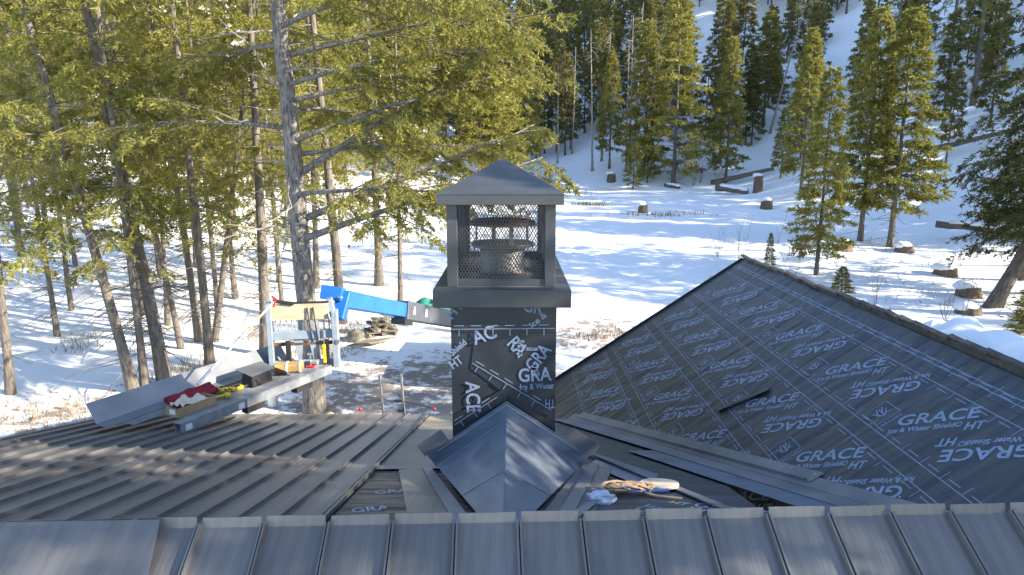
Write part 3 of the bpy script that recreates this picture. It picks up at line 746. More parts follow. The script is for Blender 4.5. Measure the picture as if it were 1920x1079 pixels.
# near grove: high crowns, bare lower trunks
near = [conifer('near', 100+i, 19+i, (4.6, 3.4, 5.2, 4.1, 4.8)[i], (2.6, 3.1, 2.4, 2.9, 2.6)[i], 84, 15, 38, .125, .030, .20, M_['needle'], M_['bark'], .26, .08, .42, 46, 'tall', .95) for i in range(5)]
mid = [conifer('mid', 200+i, 12, (1.2, .7, 2.0)[i], (1.9, 2.3, 1.7)[i], 135, 13, 17, .22, .065, .14, M_['needle'], M_['bark'], .20, .16, .2, 14, 'cone', .85) for i in range(3)]
farlow = [conifer('far', 350+i, 12, (1.6, 2.6)[i], (1.6, 1.4)[i], 54, 6, 6, .50, .20, .13, M_['needle_far'], M_['bark'], .2, .1, .2, 0, 'cone', .7) for i in range(2)]
far = [conifer('far', 300+i, 12, (1.6, 1.0, 2.6, 3.2)[i], (1.45, 1.75, 1.3, 1.6)[i], 76, 10, 9, .34, .12, .13, M_['needle_far'], M_['bark'], .2, .1, .2, 8, 'cone', .7) for i in range(4)]
darkt = [conifer('dark', 400+i, 15, 2.2, (3.6, 3.2)[i], 90, 20, 30, .16, .042, .22, M_['needle_shaded'], M_['bark'], .34, .10, .4, 26, 'tall', 1.15) for i in range(2)]
snag = trunk_mesh('trunk', 13, .13, M_['deadwood'], np.random.default_rng(5), 7)
def snag_branches():
    rng = np.random.default_rng(77); mb = MB()
    for b in range(34):
        p = limb_path(rng.uniform(3, 12.5), rng.uniform(0, 6.28), rng.uniform(.3, 1.3), rng.normal(.0, .35), .1, rng, 4)
        mb.tube(p, list(np.linspace(.022, .005, 5)), 3, False)
    me = bpy.data.meshes.new('branches'); me.from_pydata(mb.v, [], mb.f); me.materials.append(M_['deadwood']); return me
snagb = snag_branches()
def G(x, y): return ground(x, y)
# the grove left of the house
grove = [(-14.07, 18.25, .8, .12, 0, 'straight fir standing alone at the outer end of the grove', .0, .03),
         (-10.93, 18.8, 1.0, .15, 1, 'fir leaning away from the house with a bushy low branch clump', .0, -.17),
         (-10.73, 19.05, .95, .11, 2, 'slim straight fir between the leaning fir and the stout pale trunk', 0, -.02), (-10.38, 19.5, 1.05, .19, 3, 'stout pale fir trunk standing close between two slimmer trunks', 0, -.11),
         (-11.63, 23.15, .9, .10, 4, 'thin leaning fir just behind the stout pale trunk', 0, -.13), (-11.47, 24.2, 1.0, .14, 0, None, 0, -.06), (-9.72, 21.1, 1.0, .14, 2, 'fir standing in front of the slim fir that leans in a V', 0, -.02),
         (-10.97, 24.35, .95, .12, 1, 'slim fir leaning steeply away from its neighbour trunk in a V', 0, .19), (-12.55, 28.4, .95, .10, 3, None, 0, -.02),
         (-12.51, 30.25, 1.0, .12, 4, None, 0, 0), (-8.67, 23.15, 1.05, .19, 0, 'stout fir trunk just behind the white extension pole', 0, .02),
         (-11.76, 33.95, .9, .13, 1, 'fir seen between the pole trunk and the huge grey fir', 0, -.02), (-9.68, 33.15, .9, .15, 2, 'fir just behind the huge grey fir above the fork carriage', 0, .02), (-7.07, 27.5, 1.0, .21, 3, 'fir whose sunlit trunk foot stands behind the blue boom end', 0, -.05),
         (-6.72, 33.8, 1.0, .20, 4, 'straight fir trunk rising behind the middle of the blue boom', 0, -.01), (-5.17, 30.95, .92, .12, 1, 'slim fir rising behind the joint of the blue and grey boom', 0, .01)]
for i, (x, y, s, r_, k, lab, lx, ly) in enumerate(grove):
    plant_tree(near[k], (x, y, G(x, y)), lab or 'tall fir with bare lower trunk in the grove beside the metal roof', 'firs in the grove beside the metal roof',
               rnd.uniform(0, 6.28) if ly == 0 else 0, s, (lx, ly), rad=r_/(.20*s)*1.0)
for i, (x, y) in enumerate([(-16.5, 24), (-18.5, 28), (-15.2, 27.5), (-14.2, 31), (-17, 32.5), (-20.5, 31), (-13.6, 26.2), (-22, 34), (-10.4, 30.2)]):
    plant_tree(near[(i*2) % 5], (x, y, G(x, y)), 'slim fir with bare trunk on the dappled snow behind the grove', 'slim firs behind the grove', i*1.9, rnd.uniform(.8, .95), (rnd.uniform(-.04, .04), rnd.uniform(-.06, .04)), rad=.55)
# more firs up the left slope behind the grove
k = 0
for i in range(400):
    if k >= 72: break
    u = rnd.uniform(-.98, .02); Y = rnd.uniform(34, 88); x = u*Y
    if u > -.3 and Y < 50: continue
    if -.14 < u and Y < 72: continue
    k += 1
    plant_tree(near[k % 5] if Y < 60 else mid[k % 3], (x, Y, G(x, Y)), 'sunlit fir growing on the snowy slope behind the grove', 'firs on the slope behind the grove',
               rnd.uniform(0, 6.28), rnd.uniform(.75, 1.05) if Y < 60 else rnd.uniform(1.3, 1.9), (rnd.uniform(-.03, .03), rnd.uniform(-.03, .03)), rad=.8)
# the big old fir with long limbs reaching over the chimney
BX, BY = -5.47, 17.8
big = empty('fir_tree', (BX, BY, G(BX, BY)), 'huge grey-barked fir with long heavy limbs, tallest beside the platform', 'tree'); big.rotation_euler = (0, -.035, 0)
rng = np.random.default_rng(42)
link('trunk', trunk_mesh('trunk', 22, .285, M_['barkbig'], rng, 16, 22, .03, .25), big)
Vs, Fs, off = [], [], 0
def foliage(p, ntw, ltw, ntf, tl=.125, tw_=.030, droop=.40, start=.2):
    global off
    P, D = twigs_on(p, rng, ntw, ltw, ntf, droop, start); V, Fq = tufts(P, D, tl, tw_, rng); Vs.append(V); Fs.append(Fq+off); off += len(V)
limbs = [(5.2, .05, 6.4, .34, .0), (4.7, -.25, 6.6, .30, .02), (6.3, .10, 5.6, .55, .06), (7.2, -.1, 5.4, .32, .08), (8.2, .25, 6.0, .25, .12), (8.6, -.35, 5.6, .2, .10),
         (7.6, 3.3, 3.6, .15, .1), (9.3, .0, 6.2, .25, .18), (10.0, -.5, 5.6, .2, .2), (9.6, 2.6, 3.4, .1, .2), (10.6, .4, 5.4, .2, .2), (11.3, -.15, 5.6, .2, .22), (11.0, 3.8, 3.4, .1, .2), (12.2, .2, 5.0, .15, .2),
         (6.9, .5, 5.2, .12, .10), (5.9, -.5, 5.0, .10, .10), (12.8, -.6, 4.6, .1, .2), (13.4, 1.6, 4.4, .1, .2), (13.9, -1.8, 4.2, .1, .2), (8.0, 1.2, 4.2, .15, .15), (10.2, 1.5, 4.2, .1, .2)]
for j, (h, az, L, el, sag) in enumerate(limbs):
    p = limb_path(h, az, L, el, sag, rng, 8, .05)
    mb = MB().tube(p, list(np.linspace(.105 if j < 3 else .07, .012, 9)), 7)
    me = bpy.data.meshes.new('limb'); me.from_pydata(mb.v, [], mb.f); me.materials.append(M_['barkbig']); me.polygons.foreach_set('use_smooth', [True]*len(me.polygons))
    lo_ = link('limb', me, big); tb = MB()
    for q in range(17):                                   # side branches
        t = .22+.78*(q+rng.random())/17; s = t*8; i = min(7, int(s)); b0 = p[i]*(1-(s-i))+p[i+1]*(s-i)
        side = 1 if q % 2 else -1
        L2 = (2.0*(1-.6*t)+.5)*rng.uniform(.6, 1.2)
        sp = limb_path(0, az+side*rng.uniform(.4, 1.1), L2, rng.normal(.05, .2), .22, rng, 4)+b0
        tb.tube(sp, list(np.linspace(.022, .005, 5)), 3, False)
        foliage(sp, 10, .66, 32, start=.05)
    foliage(p[4:], 12, .7, 32)
    me = bpy.data.meshes.new('twigs'); me.from_pydata(tb.v, [], tb.f); me.materials.append(M_['bark']); link('twigs', me, lo_, 'stuff')
tb = MB()
for q in range(40):
    p = limb_path(rng.uniform(4, 11), rng.uniform(0, 6.28), rng.uniform(.6, 3.0), rng.normal(.05, .3), .1, rng, 5, .12); tb.tube(p, list(np.linspace(.028, .005, 6)), 4, False)
me = bpy.data.meshes.new('dead_branches'); me.from_pydata(tb.v, [], tb.f); me.materials.append(M_['deadwood']); link('dead_branches', me, big, 'stuff')
link('crown', np_mesh('crown', np.concatenate(Vs), np.concatenate(Fs), M_['needle']), big)
# sunlit firs round the meadow
def MT(k, x, y, H, Rr, label, group=None, rz=0):
    src = mid[k]; o = plant_tree(src, (x, y, G(x, y)), label, group, rz, H/12.0)
    w = Rr/((1.9, 2.3, 1.7)[k]*H/12.0); o.scale = (H/12*w, H/12*w, H/12)
    return o
MT(1, 17.63, 75.55, 20.5, 3.9, 'tallest broad sunlit fir at the far edge of the meadow')
MT(0, 15.0, 78.8, 17, 2.7, 'narrower sunlit fir close beside the tallest meadow fir')
MT(2, 11.58, 82.6, 13.5, 1.7, 'slim fir between leaning grey dead trunks')
MT(0, 23.31, 75.4, 15.3, 2.1, 'narrow pointed fir above the dark fallen log')
MT(2, 30.83, 86.1, 13.6, 2.4, 'fir with bright sunlit top halfway up the shaded slope')
MT(0, 16.58, 36.7, 11, 1.55, 'slender bright green fir standing alone behind the black wing ridge')
MT(2, 25.78, 61.5, 14.8, 1.9, 'sparse fir just behind the slender bright green fir')
MT(2, 23.79, 46.45, 15.2, 2.1, 'fir with bare lower trunk beside the round snow-capped stump')
MT(2, 24.9, 44.7, 15.0, 2.4, 'thick fir with bare leaning lower trunk among the snow-capped stumps')
MT(1, 12.9, 73.5, 6.0, 1.1, 'short young fir in front of the dead trunks')
MT(0, 14.9, 76.2, 5.6, 1.0, 'short bushy fir at the foot of the narrower meadow fir')
MT(2, 27.0, 69.5, 7.0, 1.0, 'thin young fir on the open shaded snow slope')
MT(1, 20.0, 88, 19, 3.0, 'dark broad fir behind the tallest meadow fir')
# dark fir leaning at the right, its boughs hanging into the view
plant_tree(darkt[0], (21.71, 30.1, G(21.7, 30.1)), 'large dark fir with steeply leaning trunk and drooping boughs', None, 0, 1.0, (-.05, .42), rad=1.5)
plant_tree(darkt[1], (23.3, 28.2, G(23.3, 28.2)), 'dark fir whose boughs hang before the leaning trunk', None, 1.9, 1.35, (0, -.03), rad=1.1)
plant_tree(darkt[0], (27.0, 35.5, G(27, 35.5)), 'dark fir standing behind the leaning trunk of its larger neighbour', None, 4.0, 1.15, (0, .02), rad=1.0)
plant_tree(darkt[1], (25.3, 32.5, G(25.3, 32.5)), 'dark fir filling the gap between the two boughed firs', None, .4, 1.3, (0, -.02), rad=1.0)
MT(0, 19.4, 24.6, 2.4, 1.0, 'small bushy fir beside the snow bank of the wing roof')
def sapling(x, y, H, label, w=.3):
    MT(2, x, y, H, H*w, label)
sapling(15.43, 31.4, 1.6, 'tiny fir sapling poking up behind the black wing ridge')
sapling(13.9, 36.5, 2.2, 'thin scraggly reddish sapling near the peak of the black wing roof', .13)
# trees outside the view on the sunny side: they throw the shade on the roofs
for i, (x, y, s) in enumerate([(9.5, -2.5, 1.0), (12.5, -5.5, 1.1), (14.5, -.5, 1.05), (17.5, -4.5, 1.1), (22, -2, 1.2), (11, -8.5, 1.1), (27, -7, 1.2), (31, 0, 1.2), (30, 9, 1.2), (36, 14, 1.2), (44, 20, 1.2), (40, 6, 1.2), (48, 14, 1.2), (9.2, .3, .95), (11.5, 2.0, 1.0), (9.8, -2.2, .95), (10.8, 4.2, .8), (19.5, 12.2, 1.15), (34, 37, .9), (33, 30, 1.0), (40, 43.5, .75), (37, 40.5, .95), (45, 48, .8)]):
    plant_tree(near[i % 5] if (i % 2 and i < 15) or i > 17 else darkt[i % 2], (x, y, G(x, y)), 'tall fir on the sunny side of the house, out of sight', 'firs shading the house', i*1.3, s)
# far forest on the hillsides
k = 0; lab = {0: ('fir in the dense forest on the far hillside', 'forest firs on the far hillside'), 1: ('fir on the shaded snowy slope beyond the meadow', 'firs on the shaded slope')}
tries = 0; spots = []; rest = []
while k < 520 and tries < 9000:
    tries += 1
    u = rnd.uniform(-.28, .98); Y = 80+rnd.random()**1.1*135; x = u*Y
    shaded = u > .24
    if shaded and Y > 160: continue
    if u < .24 and Y < 94: continue
    if shaded and Y < 92 and rnd.random() < .6: continue
    if .40 < u < .66 and Y < 105 and rnd.random() < .6: continue
    if -.02 < u < .1 and 108 < Y < 135 and rnd.random() < .75: continue
    if any((x-a)**2+(Y-b)**2 < 5 for a, b in spots): continue
    spots.append((x, Y)); k += 1
    if Y > 118 or u > .80: rest.append((x, Y, rnd.uniform(.7, 1.35), rnd.uniform(0, 6.28))); continue
    l = lab[1 if shaded else 0]
    plant_tree(far[k % 4], (x, Y, G(x, Y)), l[0], l[1], rnd.uniform(0, 6.28), rnd.uniform(.7, 1.3), (rnd.uniform(-.03, .03), rnd.uniform(-.03, .03)))
for i, (x, y, s, lx, ly) in enumerate([(9.55, 82.6, 1.25, 0, -.03), (14.2, 84, 1.3, 0, -.02), (14.4, 78.3, 1.35, .03, -.14), (11.1, 86, 1.2, 0, -.05), (13.3, 81, 1.15, 0, .01), (6.0, 92, 1.0, 0, 0), (8.2, 95, 1.1, 0, .02), (4.0, 100, 1.0, 0, .02), (31, 84, 1.2, 0, -.2), (16.2, 92, 1.3, 0, -.04)]):
    plant_tree((snag, snagb, None), (x, y, G(x, y)), 'leaning bleached dead trunk at the meadow edge' if abs(ly) > .1 else 'bare grey dead trunk standing at the forest edge', 'dead trunks at the forest edge', i*1.1, s, (lx, ly), 'dead_tree')
# the forest going on up the slope beyond the right edge of the view, it shades the slope in view
for i in range(80):
    u = rnd.uniform(1.0, 1.75); Y = rnd.uniform(40, 95); rest.append((u*Y, Y, rnd.uniform(1.2, 1.8), i*.7))
merged_forest('distant_forest', rest, 'dense dark fir forest covering the upper hillsides')
for i, (x, y, s_) in enumerate([(33, 80, 1.1), (37, 74.5, 1.3), (36, 85, 1.3), (40, 80.5, 1.0), (43, 70, 1.2), (40, 64, .9), (46, 67.5, 1.2), (50, 75, 1.3), (38, 92, 1.3), (47, 85, 1.2), (53, 80, 1.3), (30.5, 73.5, .8), (34.5, 68, .7), (56, 74, 1.3), (33, 91, 1.3), (28.5, 83, 1.1)]):
    plant_tree(far[(i+2) % 4], (x, y, G(x, y)), 'thin dark fir on the open part of the shaded slope', 'thin firs on the open shaded slope', i*1.7, s_*.8, (rnd.uniform(-.03, .03), rnd.uniform(-.04, .04)))
# broken trunks on the right slope
for x, y, H in ((46.6, 75.7, 1.2), (48.0, 73.5, 1.35), (42.0, 78, 1.1)):
    plant_tree(near[0], (x, y, G(x, y)), 'tall bare-trunked fir high on the shaded slope', 'bare-trunked firs on the shaded slope', x, H)

# ------------------------------------------------------------------ stumps, logs, bushes, grass
def lump(c, r, seed, zs=.6, n1=14, n2=9, amp=.25):
    V = []; 
    for i in range(n2+1):
        ph = math.pi*i/n2
        for j in range(n1):
            a = 2*math.pi*j/n1; d = Vector((math.sin(ph)*math.cos(a), math.sin(ph)*math.sin(a), math.cos(ph)))
            k_ = 1+amp*noise.noise(d*1.7+Vector((seed*3.1, 0, 0)))
            V.append((c[0]+d.x*r[0]*k_, c[1]+d.y*r[1]*k_, c[2]+d.z*r[2]*k_))
    Fs_ = [(i*n1+j, i*n1+(j+1) % n1, (i+1)*n1+(j+1) % n1, (i+1)*n1+j) for i in range(n2) for j in range(n1)]
    return V, Fs_
stumps = [(11.14, 58.3, .42, .7, 'low jagged stump half buried in snow out in the meadow'), (22.3, 60.1, .52, .75, 'snow-capped stump at the foot of the shaded slope'), (21.35, 43.9, .62, .55, 'wide round stump with thick snow cap behind the bright green fir'),
          (25.2, 43.5, .55, .4, 'low snow-covered stump beside the bare leaning fir trunk'), (23.8, 37.0, .58, .4, 'snow-domed stump in the middle of the sunny clearing'), (21.95, 32.2, .55, .5, 'dark snow-capped stump just beside the large leaning trunk'),
          (19.8, 28.9, .5, .35, 'low dark stump beside the bare saplings'), (11.2, 78.0, .5, .9, 'dark upturned stump below the short young fir'), (23.9, 67, .45, 1.6, 'tall broken stump standing on the shaded slope')]
for i, (x, y, r_, h, l) in enumerate(stumps):
    z = G(x, y); t = empty('tree_stump', (x, y, z-.05), l, 'stump')
    mb = MB(); rr_ = random.Random(i); n = 14
    V = []
    for q, (zz, k_) in enumerate(((-.1, 1.2), (.15, 1.02), (h, .92))):
        for j in range(n): a = 6.283*j/n; f_ = k_*r_*(1+.1*noise.noise((a*1.2, i, q*.3))); V.append((x+f_*math.cos(a), y+f_*math.sin(a), z-.05+zz+(.12*noise.noise((a, i*2, 1)) if q == 2 else 0)))
    mb.add(V, [(q*n+j, q*n+(j+1) % n, (q+1)*n+(j+1) % n, (q+1)*n+j) for q in range(2) for j in range(n)]+[tuple(range(2*n, 3*n))])
    mb.build('stump', M_['cut'], t)
    V, Fq = lump((x-.08, y+.1, z+h-.02), (r_*1.02, r_*1.0, .26), i, amp=.2); MB().add(V, Fq).build('snow_cap', M_['snow'], t, True)
def log(a, b, r_, label, snow=True):
    a = Vector((a[0], a[1], G(a[0], a[1])+r_*.8+a[2])); b = Vector((b[0], b[1], G(b[0], b[1])+r_*.8+b[2]))
    t = empty('fallen_log', a, label, 'log')
    P = [a.lerp(b, q/7)+Vector((0, 0, .06*noise.noise((q, a.x, 0)))) for q in range(8)]
    MB().tube(P, [r_*(1-.05*q) for q in range(8)], 9).build('trunk', M_['bark'], t, True)
    if snow: MB().tube([p+Vector((0, .02, r_*.75)) for p in P[1:]], [r_*.75*(1+.2*noise.noise((q*2., 5, 1))) for q in range(7)], 8).build('snow_cap', M_['snow'], t, True)
log((21.6, 75.0, 0), (27.6, 73.0, .2), .3, 'long dark fallen log across the foot of the shaded slope', False)
log((20.6, 69.5, .3), (23.0, 67.2, -.1), .32, 'short log buried under thick snow beside the tall broken stump')
log((29.5, 47.5, .9), (34.0, 44.0, .2), .24, 'snow-topped log lying behind the large leaning trunk')
log((16.5, 74.5, 0), (17.8, 73.2, 0), .22, 'short snowy log under the tallest meadow fir')
log((40.0, 66.0, .5), (47.0, 62.0, .3), .3, 'snow-covered log caught between the trunks on the slope')
def shrub(x, y, H, n, seed, label, spread=.35, group='bare shrubs poking through the snow'):
    rg = np.random.default_rng(seed); mb = MB(); z = G(x, y)
    for i in range(n):
        p = limb_path(0, rg.uniform(0, 6.28), H*rg.uniform(.1, spread), 0, 0, rg, 5, .25); p[:, 2] = np.linspace(-.1, H*rg.uniform(.55, 1), 6); p += np.array([x, y, z])
        mb.tube(p, list(np.linspace(.014, .004, 6)), 3, False)
        for q in range(4):
            s = p[rg.integers(2, 5)]; d = rg.normal(size=3); d[2] = abs(d[2])+.4; d = d/np.linalg.norm(d)*H*.22; mb.tube([s, s+d], [.006, .003], 3, False)
    o = mb.build('bare_shrub', M_['twig']); tag(o, label, 'shrub', group)
for i, (x, y, H, n) in enumerate([(13.0, 38.7, 2.9, 4), (14.6, 35.0, 3.4, 3), (16.5, 30.3, 2.6, 5), (12.3, 40.5, 2.0, 5), (17.6, 45.0, 2.6, 2), (20.58, 75.5, 4.0, 10), (19.7, 74.8, 3.4, 9), (22.0, 73.8, 3.6, 9), (17.9, 27.4, 1.2, 7), (9.6, 33.0, 1.0, 4)]):
    shrub(x, y, H, n, i, 'bare twiggy shrub standing in the snow')
shrub(18.4, 27.2, 4.4, 3, 50, 'three pale bare saplings rising behind the snow bank', .12, None)
def grass(name, spots, label, hmin, hmax, seed):
    rg = np.random.default_rng(seed); Vs_, n = [], 0
    for (cx, cy, sx, sy, cnt) in spots:
        x = rg.normal(cx, sx, cnt); y = rg.normal(cy, sy, cnt)
        z = np.array([ground(a, b) for a, b in zip(x, y)])
        h = rg.uniform(hmin, hmax, cnt); a = rg.uniform(0, 6.28, cnt); w = .006+.0004*y
        lx, ly = rg.normal(0, .35, cnt)*h, rg.normal(0, .35, cnt)*h
        Vs_.append(np.stack([np.stack([x-w*np.cos(a), y-w*np.sin(a), z-.03], 1), np.stack([x+w*np.cos(a), y+w*np.sin(a), z-.03], 1), np.stack([x+lx, y+ly, z+h], 1)], 1).reshape(-1, 3))
    V = np.concatenate(Vs_); o = link(name, np_mesh(name, V, np.arange(len(V)).reshape(-1, 3), M_['drygrass'])); tag(o, label, 'grass', None, 'stuff')
grass('dry_grass', [(-12+2.2*math.sin(q*2.4), 15.6+1.8*math.cos(q*1.7), .75, .6, 150) for q in range(12)]+[(-8.2+1.5*math.sin(q*2.1), 22.8+2.6*math.cos(q*1.3), .5, .5, 190) for q in range(9)]+[(-6.9, 26.5, .7, .8, 420), (-8.6, 16.3, .8, .7, 260)]+[(-13.5+3*math.sin(q*1.9), 22.5+3*math.cos(q*2.6), .4, .4, 60) for q in range(8)]+[(3.0+q, 25.6+.5*math.sin(q), .5, .4, 110) for q in range(4)],
      'dry tan grass poking through the snow around the yard', .08, .38, 1)
grass('dry_grass', [(7.3, 62.4, .9, .5, 220), (12.6, 57, 2.0, .5, 260), (24, 41, 4, 3, 90), (21, 31.5, 2, 1.5, 110), (5, 70, 3, 2, 60)],
      'sparse dead stalks standing in the sunny meadow', .12, .5, 2)

# ------------------------------------------------------------------ telehandler
tele = empty('telehandler', (-.6, 21.0, 0), 'telehandler with blue telescopic boom and grey fork carriage', 'telehandler')
b0, b1, b2 = Vector((-3.20, 12.62, 4.27)), Vector((-2.575, 15.5, 3.415)), Vector((-1.45, 20.4, 1.92))
bdir = (b2-b0).normalized()
boom = MB().bar(b0, b1+bdir*.3, .26, .33).build('boom', M_['blue'], tele, bevel=.015)
sect = MB().bar(b1, b2, .36, .44).build('boom_section', M_['dark'], tele, bevel=.015)
side = Vector((bdir.y, -bdir.x, 0)).normalized()*-1         # left face, seen from the house
bup = side.cross(bdir); bup = bup if bup.z > 0 else -bup
lside = side if side.x < 0 else -side
fside = Vector((bdir.y, -bdir.x, 0)).normalized()
mb = MB()
for s, ch in ((.30, 'A'), (1.15, 'B'), (2.1, 'C')):
    for nrm in (lside, -lside):
        xd = bdir if nrm.dot(Vector((1, 0, 0))) > 0 else bdir
        o = b1+bdir*s+nrm*.186-bup*.08
        xdir = bup.cross(nrm); put_text(mb, ch, .28, frame(o, xdir, bup), 0, .17, .004)
mb.build('lettering', M_['white'], sect)
MB().bar(b1-bup*.33, b2-bup*.33, .10, .08).build('boom_rail', M_['alu'], tele)
MB().bar(b1+bdir*-.15-bup*.27, b1+bdir*.35-bup*.27, .34, .14).build('slide_block', M_['black'], tele)
# knee at the boom head and the quick-attach box
MB().bar(b0+Vector((.05, .05, .12)), b0+Vector((-.06, -.16, -.36)), .26, .24, (1, 0, 0)).build('boom_head', M_['blue'], tele, bevel=.02)
MB().box(b0+Vector((-.16, -.05, .12)), (.40, .30, .26), Matrix.Rotation(R(-14), 3, 'X') @ Matrix.Rotation(R(8), 3, 'Y')).build('head_box', M_['blue'], tele, bevel=.012)
MB().lathe([(.0, .01), (.05, .01), (.05, -.01)], (0, 0, 0), 12).build('pivot_pin', M_['alu'], tele, local=True).location = b0+Vector((.02, -.23, .08))-tele.location
# chassis behind the chimney
MB().box((-.55, 21.9, .95), (1.3, 4.6, .7)).build('chassis', M_['dark'], tele, bevel=.04)
MB().box((-1.05, 22.2, 1.75), (.75, 1.5, 1.0)).build('cab', M_['blue'], tele, bevel=.06)
MB().box((-1.05, 22.2, 1.85), (.77, 1.2, .6)).build('cab_window', M_['black'], tele, bevel=.02)
for x in (-1.35, .25):
    for y in (20.4, 23.4):
        w = MB().lathe([(.2, -.18), (.5, -.18), (.56, -.1), (.56, .1), (.5, .18), (.2, .18)], (0, 0, 0), 22).build('wheel', M_['black'], tele, True, local=True)
        w.location = Vector((x, y, .56))-tele.location; w.rotation_euler.y = R(90)
        h_ = MB().lathe([(0, .12), (.2, .14), (.24, .1), (.24, -.1), (0, -.12)], (0, 0, 0), 14).build('rim', M_['white'], w, local=True)
# fork carriage
C0 = Vector((-3.72, 11.78, 3.2))
cu, cv = Vector((.985, .17, 0)), Vector((-.17, .985, 0))
def CB(name, c, d, m, parent=tele, tilt=0, bev=.006):
    M3 = Matrix((cu, cv, Vector((0, 0, 1)))).transposed() @ Matrix.Rotation(tilt, 3, 'Y')
    return MB().box(C0+cu*c[0]+cv*c[1]+Vector((0, 0, c[2])), d, M3).build(name, m, parent, bevel=bev)
CB('upright', (.56, .05, .50), (.10, .30, 1.02), M_['carriage']); CB('upright', (.50, .12, 1.05), (.10, .22, .34), M_['carriage'], tilt=-.2)
CB('upright', (-.56, .05, .62), (.09, .2, 1.15), M_['carriage'])
CB('crossbar', (0, .0, .60), (1.06, .08, .15), M_['carriage']); CB('crossbar', (0, 0, .06), (1.06, .08, .14), M_['carriage'])
CB('backboard', (-.03, -.02, 1.02), (.98, .03, .30), M_['ply'])
CB('rubber_pad', (-.30, -.02, 1.20), (.36, .10, .05), M_['black'], tilt=.16); CB('rubber_pad', (.12, -.02, 1.185), (.70, .05, .03), M_['black'])
for k in range(11): CB('rack_bar', (-.46+k*.092, .01, .77), (.022, .03, .24), M_['carriage'], bev=0)
CB('fork_shaft', (0, .03, .43), (1.04, .06, .06), M_['rust'])
for x in (-.26, .40): CB('fork_hanger', (x, -.03, .24), (.085, .07, .52), M_['black'])
for x in (-.10, .16):
    o = MB().prism([C0+cu*(x-.07)+cv*.0+Vector((0, 0, .52)), C0+cu*(x+.10)+Vector((0, 0, .52)), C0+cu*(x+.05)+Vector((0, 0, .12)), C0+cu*(x-.0)+Vector((0, 0, .12))], cv*.03).build('gusset', M_['carriage'], tele)
CB('cylinder', (.36, -.06, .25), (.05, .05, .34), M_['yellow']); CB('cylinder_rod', (.36, -.06, .55), (.018, .018, .30), M_['alu'], bev=0)
for x in (.10, .20): MB().tube([C0+cu*x+cv*-.05+Vector((0, 0, 1.1)), C0+cu*(x+.03)+cv*-.07+Vector((0, 0, .8)), C0+cu*(x+.06)+cv*-.05+Vector((0, 0, .5))], .012, 6).build('hose', M_['black'], tele)
o = MB().lathe([(0, .02), (.045, .02), (.045, -.02)], (0, 0, 0), 6).build('pivot_nut', M_['galv'], tele, local=True); o.location = C0+cu*.60+cv*-.10+Vector((0, 0, .47))-tele.location; o.rotation_euler.x = R(90)
for x in (-.26, .40):
    a = C0+cu*x; MB().bar(a+Vector((0, 0, -.06)), a+Vector((-.42*3.0*.95, -.89*2.2, -.085)), .12, .045).build('fork', M_['black'], tele)

# ------------------------------------------------------------------ work platform on the forks, and what lies on it
PO = Vector((-4.602, 9.034, 3.135)); pa = Vector((.453, .891, 0)).normalized(); pb = Vector((-pa.y, pa.x, 0)); PRZ = math.atan2(pa.y, pa.x)
def PP(s, t, h=0): return PO+pa*s+pb*t+Vector((0, 0, h))
plat = empty('work_platform', PO, 'galvanised steel work platform resting over the eave of the metal roof', 'platform')
def tube_sq(a, b, w, h, name='frame_tube', m='galv'):
    d = (b-a).normalized(); x = d.cross(Vector((0, 0, 1))).normalized(); z = x.cross(d); mb = MB(); th = .012
    for (ox, oz, ww, hh) in ((0, h/2-th/2, w, th), (0, -h/2+th/2, w, th), (w/2-th/2, 0, th, h-2*th-.002), (-w/2+th/2, 0, th, h-2*th-.002)):
        mb.bar(a+x*ox+z*oz, b+x*ox+z*oz, ww, hh)
    return mb.build(name, M_[m], plat)
tube_sq(PP(-.05, .06, .04), PP(3.02, .06, .04), .14, .15)
tube_sq(PP(.1, .95, .04), PP(3.02, .95, .04), .12, .14)
for s in (.35, 1.2, 2.1, 2.95): MB().bar(PP(s, .135, .03), PP(s, .885, .03), .09, .10).build('cross_member', M_['galv'], plat)
mb = MB()
for k in range(12): mb.bar(PP(.12, .17+k*.064, .10), PP(2.98, .17+k*.064, .10), .036, .018)
gr_ = mb.build('deck_grating', M_['galv'], plat)
for s in (.02, .95, 2.25):
    MB().bar(PP(s, -.012, .03), PP(s+.11, -.012, .03), .003, .09).build('label_plate', M_['white'], plat)
for s, t in ((1.15, .1), (2.2, .1)): MB().bar(PP(s, .1, -.10), PP(s+.35, .1, -.10), .13, .12).build('fork_pocket', M_['black'], plat)
